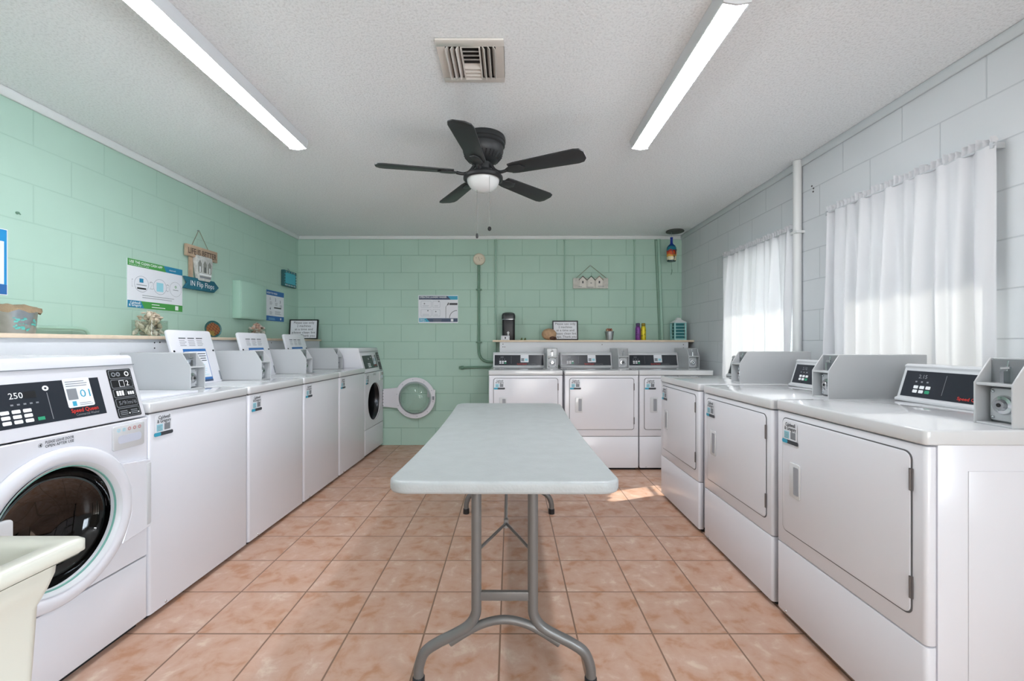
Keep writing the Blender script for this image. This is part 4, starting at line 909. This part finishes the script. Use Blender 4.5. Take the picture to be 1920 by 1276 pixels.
for i in range(13):
    a0, a1 = R(90 + 90 * i / 13), R(90 + 90 * (i + 1) / 13); cx_, cy_, r0, r1 = w - 0.01, 0.056, 0.082, 0.090
    A.poly([(cx_ + r0 * math.cos(a0), cy_ + r0 * math.sin(a0)), (cx_ + r1 * math.cos(a0), cy_ + r1 * math.sin(a0)), (cx_ + r1 * math.cos(a1), cy_ + r1 * math.sin(a1)), (cx_ + r0 * math.cos(a1), cy_ + r0 * math.sin(a1))], TXTG, 2)
tag(g.build('poster'), 'navy, cyan and white washer instruction poster on the green back wall', 'poster')

# electrical panel
ep = thing('electrical_panel', 'green-painted metal electrical panel box on the left wall', 'electrical panel', (LEFT, 3.80, 1.384)); EG = mat('green painted metal', (170, 204, 188), 0.4)
G(EG).box(0, 0, 0, 0.07, 0.40, 0.331).build('box', ep, bevel=0.003)
G(EG).box(0.07, 0.008, 0.008, 0.077, 0.392, 0.323).build('door', ep, bevel=0.002)
# LIFE IS BETTER sign
lb = thing('hanging_sign', 'wooden sign LIFE IS BETTER IN flip flops with teal arrow, hung on the left wall', 'sign', (LEFT, 3.385, 0))
WD = mat('weathered beige wood', (190, 166, 142), 0.7, noise=0.25, nscale=25)
g = G(WD); g.box(0.012, -0.165, 1.818, 0.034, 0.170, 1.905); bo = g.build('title_board', lb, bevel=0.002)
g = G(TXTK); A = Art(g, (0.0345, -0.155, 1.838), (0, 1, 0), (0, 0, 1)); A.text('LIFE IS BETTER', 0, 0, 0.062, mat('printed brown', (92, 76, 66), 0.6), 1, width=0.312, bold=True); g.build('lettering', bo)
G(WD).box(0.006, -0.115, 1.60, 0.014, -0.075, 1.83).build('back_stick', lb)
g = G(mat('whitewashed wood', (206, 208, 204), 0.7, noise=0.3, nscale=40)); pts = [(-0.075, 1.838), (0.090, 1.838), (0.100, 1.80), (0.088, 1.72), (0.080, 1.68), (0.066, 1.648), (-0.045, 1.648), (-0.058, 1.68), (-0.066, 1.72), (-0.082, 1.80)]
g.prism(pts, 'x', 0.014, 0.046); hb = g.build('beach_hut_board', lb, bevel=0.003)
g = G(TXTK); A = Art(g, (0.0465, 0, 0), (0, 1, 0), (0, 0, 1))
GB2 = mat('driftwood grey', (134, 136, 130), 0.7)
for i, yy in enumerate((-0.055, 0.0, 0.052)):
    A.rect(yy - 0.010, 1.712, yy + 0.026, 1.775, GB2, 1); A.poly([(yy - 0.014, 1.775), (yy + 0.030, 1.775), (yy + 0.008, 1.806)], GB2, 1); A.rect(yy + 0.002, 1.712, yy + 0.014, 1.755, TXTK if i == 1 else TXTW, 2)
A.rect(-0.055, 1.690, 0.078, 1.702, TXTW, 2); A.rect(-0.05, 1.668, 0.072, 1.684, TXTG, 1)
g.build('hut_painting', hb)
g = G(mat('teal painted wood', (34, 104, 124), 0.6, noise=0.2, nscale=30)); g.prism([(-0.185, 1.662), (0.135, 1.662), (0.192, 1.618), (0.135, 1.572), (-0.185, 1.572), (-0.145, 1.618)], 'x', 0.012, 0.032); ar = g.build('arrow_board', lb, bevel=0.002)
g = G(TXTW); A = Art(g, (0.0325, -0.13, 1.597), (0, 1, 0), (0, 0, 1)); A.text('IN Flip Flops', 0, 0.002, 0.056, TXTW, 1, width=0.262); g.build('lettering', ar)
G(mat('jute string', (136, 132, 112), 0.9)).tube([(0.02, -0.10, 1.90), (0.012, -0.015, 2.035), (0.012, -0.005, 2.035), (0.02, 0.085, 1.90)], 0.0022, 6).build('hanging_string', lb)
G(STEEL).lathe([(0.0005, 0.016), (0.005, 0.015), (0.005, 0.0)], (0, -0.010, 2.037), 'x', 10).build('nail', lb)
# teal plaque in the corner
tp = thing('hanging_plaque', 'small turquoise plaque with dotted border hung on the left wall near the corner', 'plaque', (LEFT, 4.735, 0))
g = G(mat('dark teal wood', (44, 92, 96), 0.6)); g.box(0.004, -0.135, 1.775, 0.038, 0.125, 1.945); pb = g.build('plaque_board', tp, bevel=0.002)
g = G(); A = Art(g, (0.0385, -0.135, 1.775), (0, 1, 0), (0, 0, 1)); TQ = mat('turquoise paint', (76, 172, 190), 0.6); A.rrect(0.022, 0.03, 0.236, 0.146, 0.015, TQ, 1)
for i in range(9): A.rect(0.012 + 0.027 * i, 0.006, 0.026 + 0.027 * i, 0.022, TXTW if i % 2 else LCYAN, 1); A.rect(0.012 + 0.027 * i, 0.152, 0.022 + 0.027 * i, 0.162, TXTW if i % 2 else TQ, 1)
for i in range(4): A.rect(0.242, 0.03 + 0.03 * i, 0.254, 0.045 + 0.03 * i, LCYAN, 1); A.rect(0.004, 0.03 + 0.03 * i, 0.014, 0.045 + 0.03 * i, TQ, 1)
g.build('plaque_face', pb)
G(STEEL).tube([(0.02, -0.04, 1.943), (0.01, -0.005, 1.975), (0.02, 0.03, 1.943)], 0.002, 6).build('hanging_wire', tp)
# beach hut sign on the back wall
bh = thing('hanging_sign', 'pale wooden sign with three little beach huts on string, on the back wall', 'sign', (0.913, BACK, 0))
g = G(mat('pale driftwood', (206, 204, 196), 0.7, noise=0.2, nscale=30)); g.box(-0.200, -0.030, 1.788, 0.200, -0.010, 1.905); sb = g.build('sign_board', bh, bevel=0.003)
for i, xx in enumerate((-0.090, 0.005, 0.098)):
    g = G(mat('hut cream', (216, 212, 204), 0.7)); g.prism([(xx - 0.036, 1.800), (xx + 0.036, 1.800), (xx + 0.036, 1.885), (xx, 1.922), (xx - 0.036, 1.885)], 'y', -0.036, -0.030); ho = g.build('painted_hut', sb)
    rm = [mat('hut roof grey', (96, 94, 88), 0.7), mat('hut roof green', (70, 96, 82), 0.7), mat('hut roof tan', (150, 138, 122), 0.7)][i]
    G(rm).prism([(xx - 0.045, 1.878), (xx, 1.920), (xx + 0.045, 1.878), (xx + 0.045, 1.888), (xx, 1.932), (xx - 0.045, 1.888)], 'y', -0.042, -0.030).build('hut_roof', ho)
    G(TXTK).box(xx - 0.008, -0.0372, 1.845, xx + 0.008, -0.0358, 1.872 if i != 1 else 1.852).build('hut_door', ho)
g = G(TXTG); A = Art(g, (-0.2, -0.0365, 1.788), (1, 0, 0), (0, 0, 1)); A.rect(0.06, 0.016, 0.10, 0.022, TXTG, 1); A.rect(0.15, 0.010, 0.23, 0.016, TXTG, 1); A.rect(0.28, 0.020, 0.35, 0.026, TXTG, 1); g.build('small_marks', sb)
G(mat('jute string')if 'jute string' in MATS and False else MATS['jute string']).tube([(-0.165, -0.02, 1.903), (-0.004, -0.012, 2.05), (0.004, -0.012, 2.05), (0.185, -0.02, 1.903)], 0.0028, 6).build('hanging_string', bh)
G(STEEL).lathe([(0.0005, -0.018), (0.006, -0.016), (0.006, 0.0)], (0, 0, 2.052), 'y', 10).build('nail', bh)

# round alarm device with conduit
al = thing('wall_bell', 'round ivory alarm box on the back wall above the green conduit toned as in shadow', 'alarm', (-0.357, BACK, 2.122))
G(mat('ivory plastic', (214, 204, 184), 0.5)).lathe([(0.0005, -0.036), (0.055, -0.036), (0.066, -0.028), (0.070, -0.006), (0.070, 0.0)], (0, 0, 0), 'y', 36).build('cover', al)
for xx, zz in ((-0.032, 0.012), (0.032, 0.006), (0.0, 0.0), (0.008, -0.014), (-0.006, 0.016)): G(mat('alarm hole brown', (120, 104, 88), 0.6)).lathe([(0.0004, -0.0372), (0.004, -0.0370), (0.0045, -0.0355)], (xx, 0, zz), 'y', 8).build('screw', al)
cn = thing('conduit', 'green conduit toned as in shadow, dropping from the round alarm and curving right to the dryers', 'conduit', (-0.359, BACK - 0.02, 0))
G(GREEND).tube(smooth_path([(0, 0, 2.055), (0, 0, 1.8), (0, 0, 1.5), (0, 0, 1.2), (0, 0, 1.08), (0.012, 0, 1.02), (0.045, 0, 0.975), (0.10, 0, 0.955), (0.20, 0, 0.952)], 5), 0.0145, 12).build('pipe', cn)
for zz in (1.775, 1.175): G(GREEND).box(-0.034, -0.018, zz - 0.008, 0.034, 0.019, zz + 0.008).build('strap', cn, bevel=0.003)
g = G(GREEND).tube(smooth_path([(-0.585, BACK - 0.02, 0.886), (-0.54, BACK - 0.022, 0.886), (-0.50, BACK - 0.02, 0.888), (-0.35, BACK - 0.02, 0.892), (-0.10, BACK - 0.02, 0.895)], 5), [0.014] * 3 + [0.021] * 4 + [0.013] * 14, 12)
tag(g.build('conduit'), 'short dark green horizontal pipe low on the back wall beside the leftmost back dryer', 'conduit')
def pipe(x, r, z0, z1, label, x2=None, m=GREENP, grp='vertical pipes on the back wall'):
    t = thing('wall_pipe', label, 'pipe', (x, BACK - r - 0.004, 0), 0, grp)
    G(m).tube([(0, 0, z1), ((x2 or x) - x, 0, z0)], r, 12).build('pipe', t)
    G(m).box(-r - 0.006, -0.012, z1 - 0.012, r + 0.006, r + 0.003, z1).build('top_fitting', t)
pipe(-0.168, 0.0095, 0.30, CEIL - 0.043, 'thin green pipe on the back wall, just left of the coffee maker')
pipe(0.620, 0.0065, 1.20, CEIL - 0.043, 'thin green pipe on the back wall, rising behind the black-framed notice')
pipe(1.418, 0.0065, 1.20, CEIL - 0.043, 'thin green pipe on the back wall, rising above the purple and yellow bottles')
pipe(1.688, 0.018, 1.20, CEIL - 0.043, 'thicker green pipe on the back wall, just right of the yellow bottle', 1.730)
g = G(GREEND).tube([(1.652, BACK - 0.009, CEIL - 0.043), (1.70, BACK - 0.009, 1.20)], 0.005, 8); tag(g.build('cable'), 'thin dark cable running down beside the thicker green pipe', 'cable')
# left wall horizontal pipe
g = G(GREENP); g.tube(smooth_path([(LEFT + 0.028, 1.7, 1.246), (LEFT + 0.028, 2.2, 1.246), (LEFT + 0.028, 2.40, 1.246), (LEFT + 0.028, 2.455, 1.240), (LEFT + 0.028, 2.475, 1.215), (LEFT + 0.028, 2.475, 1.2085)], 5), 0.0095, 12)
g.box(LEFT, 2.13, 1.228, LEFT + 0.046, 2.15, 1.264)
tag(g.build('wall_pipe'), 'green-painted horizontal pipe just above the left shelf, beside the metal pail', 'pipe')
g = G(GREEND); g.lathe([(0.0005, LEFT + 0.010), (0.006, LEFT + 0.009), (0.007, LEFT)], (0, 2.14, 1.806), 'x', 12); g.tube([(LEFT + 0.012, 2.14, 1.806), (LEFT + 0.018, 2.14, 1.797)], 0.0025, 6)
tag(g.build('wall_hook'), 'small green-painted hook alone high on the left wall', 'hook')
# right wall conduit
rp_ = thing('wall_pipe', 'white pipe on the grey right wall between the two curtained windows', 'pipe', (RIGHT - 0.03, 2.925, 0))
PW = mat('white painted pipe', (214, 216, 216), 0.4)
G(PW).tube([(0, 0, CEIL - 0.002), (0, 0, 0.02)], 0.026, 20).build('pipe', rp_)
for zz in (1.9, 0.5): G(PW).box(-0.028, -0.034, zz, 0.030, 0.034, zz + 0.016).build('strap', rp_)
for k, (dy, zz) in enumerate(((-0.115, 2.165), (-0.10, 2.185), (-0.112, 2.145))):
    g = G(mat('screw hole dark', (80, 80, 80), 0.7)); g.lathe([(0.0005, RIGHT - 0.003), (0.006, RIGHT - 0.002), (0.006, RIGHT)], (0, 2.925 + dy, zz), 'x', 8)
    tag(g.build('screw_anchor'), 'small dark screw anchor in the grey wall beside the white pipe', 'screw', 'screw anchors by the white pipe')
# painted hanging bottle
pbt = thing('hanging_bottle', 'blue glass bottle painted with a palm sunset, hanging near the right corner', 'bottle', (1.742, 4.70, 2.045))
def sunset():
    m = bpy.data.materials.new('painted bottle'); m.use_nodes = True; n = m.node_tree.nodes; l = m.node_tree.links; b = n['Principled BSDF']; b.inputs['Roughness'].default_value = 0.15
    tc = n.new('ShaderNodeTexCoord'); sp = n.new('ShaderNodeSeparateXYZ'); l.new(tc.outputs['Object'], sp.inputs[0])
    nz = n.new('ShaderNodeTexNoise'); nz.inputs['Scale'].default_value = 28; l.new(tc.outputs['Object'], nz.inputs['Vector'])
    ma = n.new('ShaderNodeMath'); ma.operation = 'MULTIPLY_ADD'; ma.inputs[1].default_value = 0.05; l.new(nz.outputs['Fac'], ma.inputs[0]); l.new(sp.outputs[2], ma.inputs[2])
    mr = n.new('ShaderNodeMapRange'); mr.inputs['From Min'].default_value = 0.02; mr.inputs['From Max'].default_value = 0.29; l.new(ma.outputs[0], mr.inputs[0])
    rp = n.new('ShaderNodeValToRGB'); rp.color_ramp.interpolation = 'CONSTANT'; e = rp.color_ramp.elements
    e[0].position = 0; e[0].color = lin((20, 56, 60)); e[1].position = 0.06; e[1].color = lin((214, 206, 170))
    for p, c in ((0.20, (214, 160, 60)), (0.30, (196, 78, 34)), (0.40, (150, 30, 26)), (0.48, (20, 110, 130)), (0.60, (16, 70, 110)), (0.68, (26, 52, 140))): x = e.new(p); x.color = lin(c)
    l.new(mr.outputs[0], rp.inputs[0]); l.new(rp.outputs[0], b.inputs['Base Color']); return m
G(sunset()).lathe([(0.0005, 0), (0.040, 0), (0.046, 0.006), (0.049, 0.03), (0.051, 0.12), (0.049, 0.15), (0.038, 0.172), (0.018, 0.19), (0.014, 0.20), (0.013, 0.25), (0.015, 0.252), (0.015, 0.262), (0.0005, 0.264)], n=32).build('bottle', pbt)
g = G(BLACK); q = -0.0525
g.tube(smooth_path([(0.008, q + 0.004, 0.008), (0.014, q, 0.05), (0.024, q + 0.004, 0.09), (0.028, q + 0.006, 0.118)], 4), 0.0035, 6); g.tube(smooth_path([(0.012, q + 0.001, 0.03), (0.0, q, 0.07), (-0.010, q, 0.115)], 4), 0.003, 6)
for sx_, sz_ in ((-0.010, 0.115), (0.028, 0.118)):
    for a in (20, 80, 140, 200, 320): g.tube([(sx_, q + 0.004, sz_), (sx_ + 0.018 * math.cos(R(a)), q + 0.006, sz_ + 0.014 * math.sin(R(a)))], [0.003, 0.001], 5)
g.build('painted_palm', pbt)
G(STEEL).tube([(0, 0, 0.26), (0, 0, 0.317)], 0.0015, 6).build('hanging_wire', pbt)
G(GREEND).tube(smooth_path([(0, 0, 0), (0.002, 0, -0.05), (0.004, 0, -0.085), (0.004, 0, -0.11), (-0.006, 0, -0.14)], 4), [0.0015] * 8 + [0.0045] * 5 + [0.004] * 4, 6).build('tail', pbt)
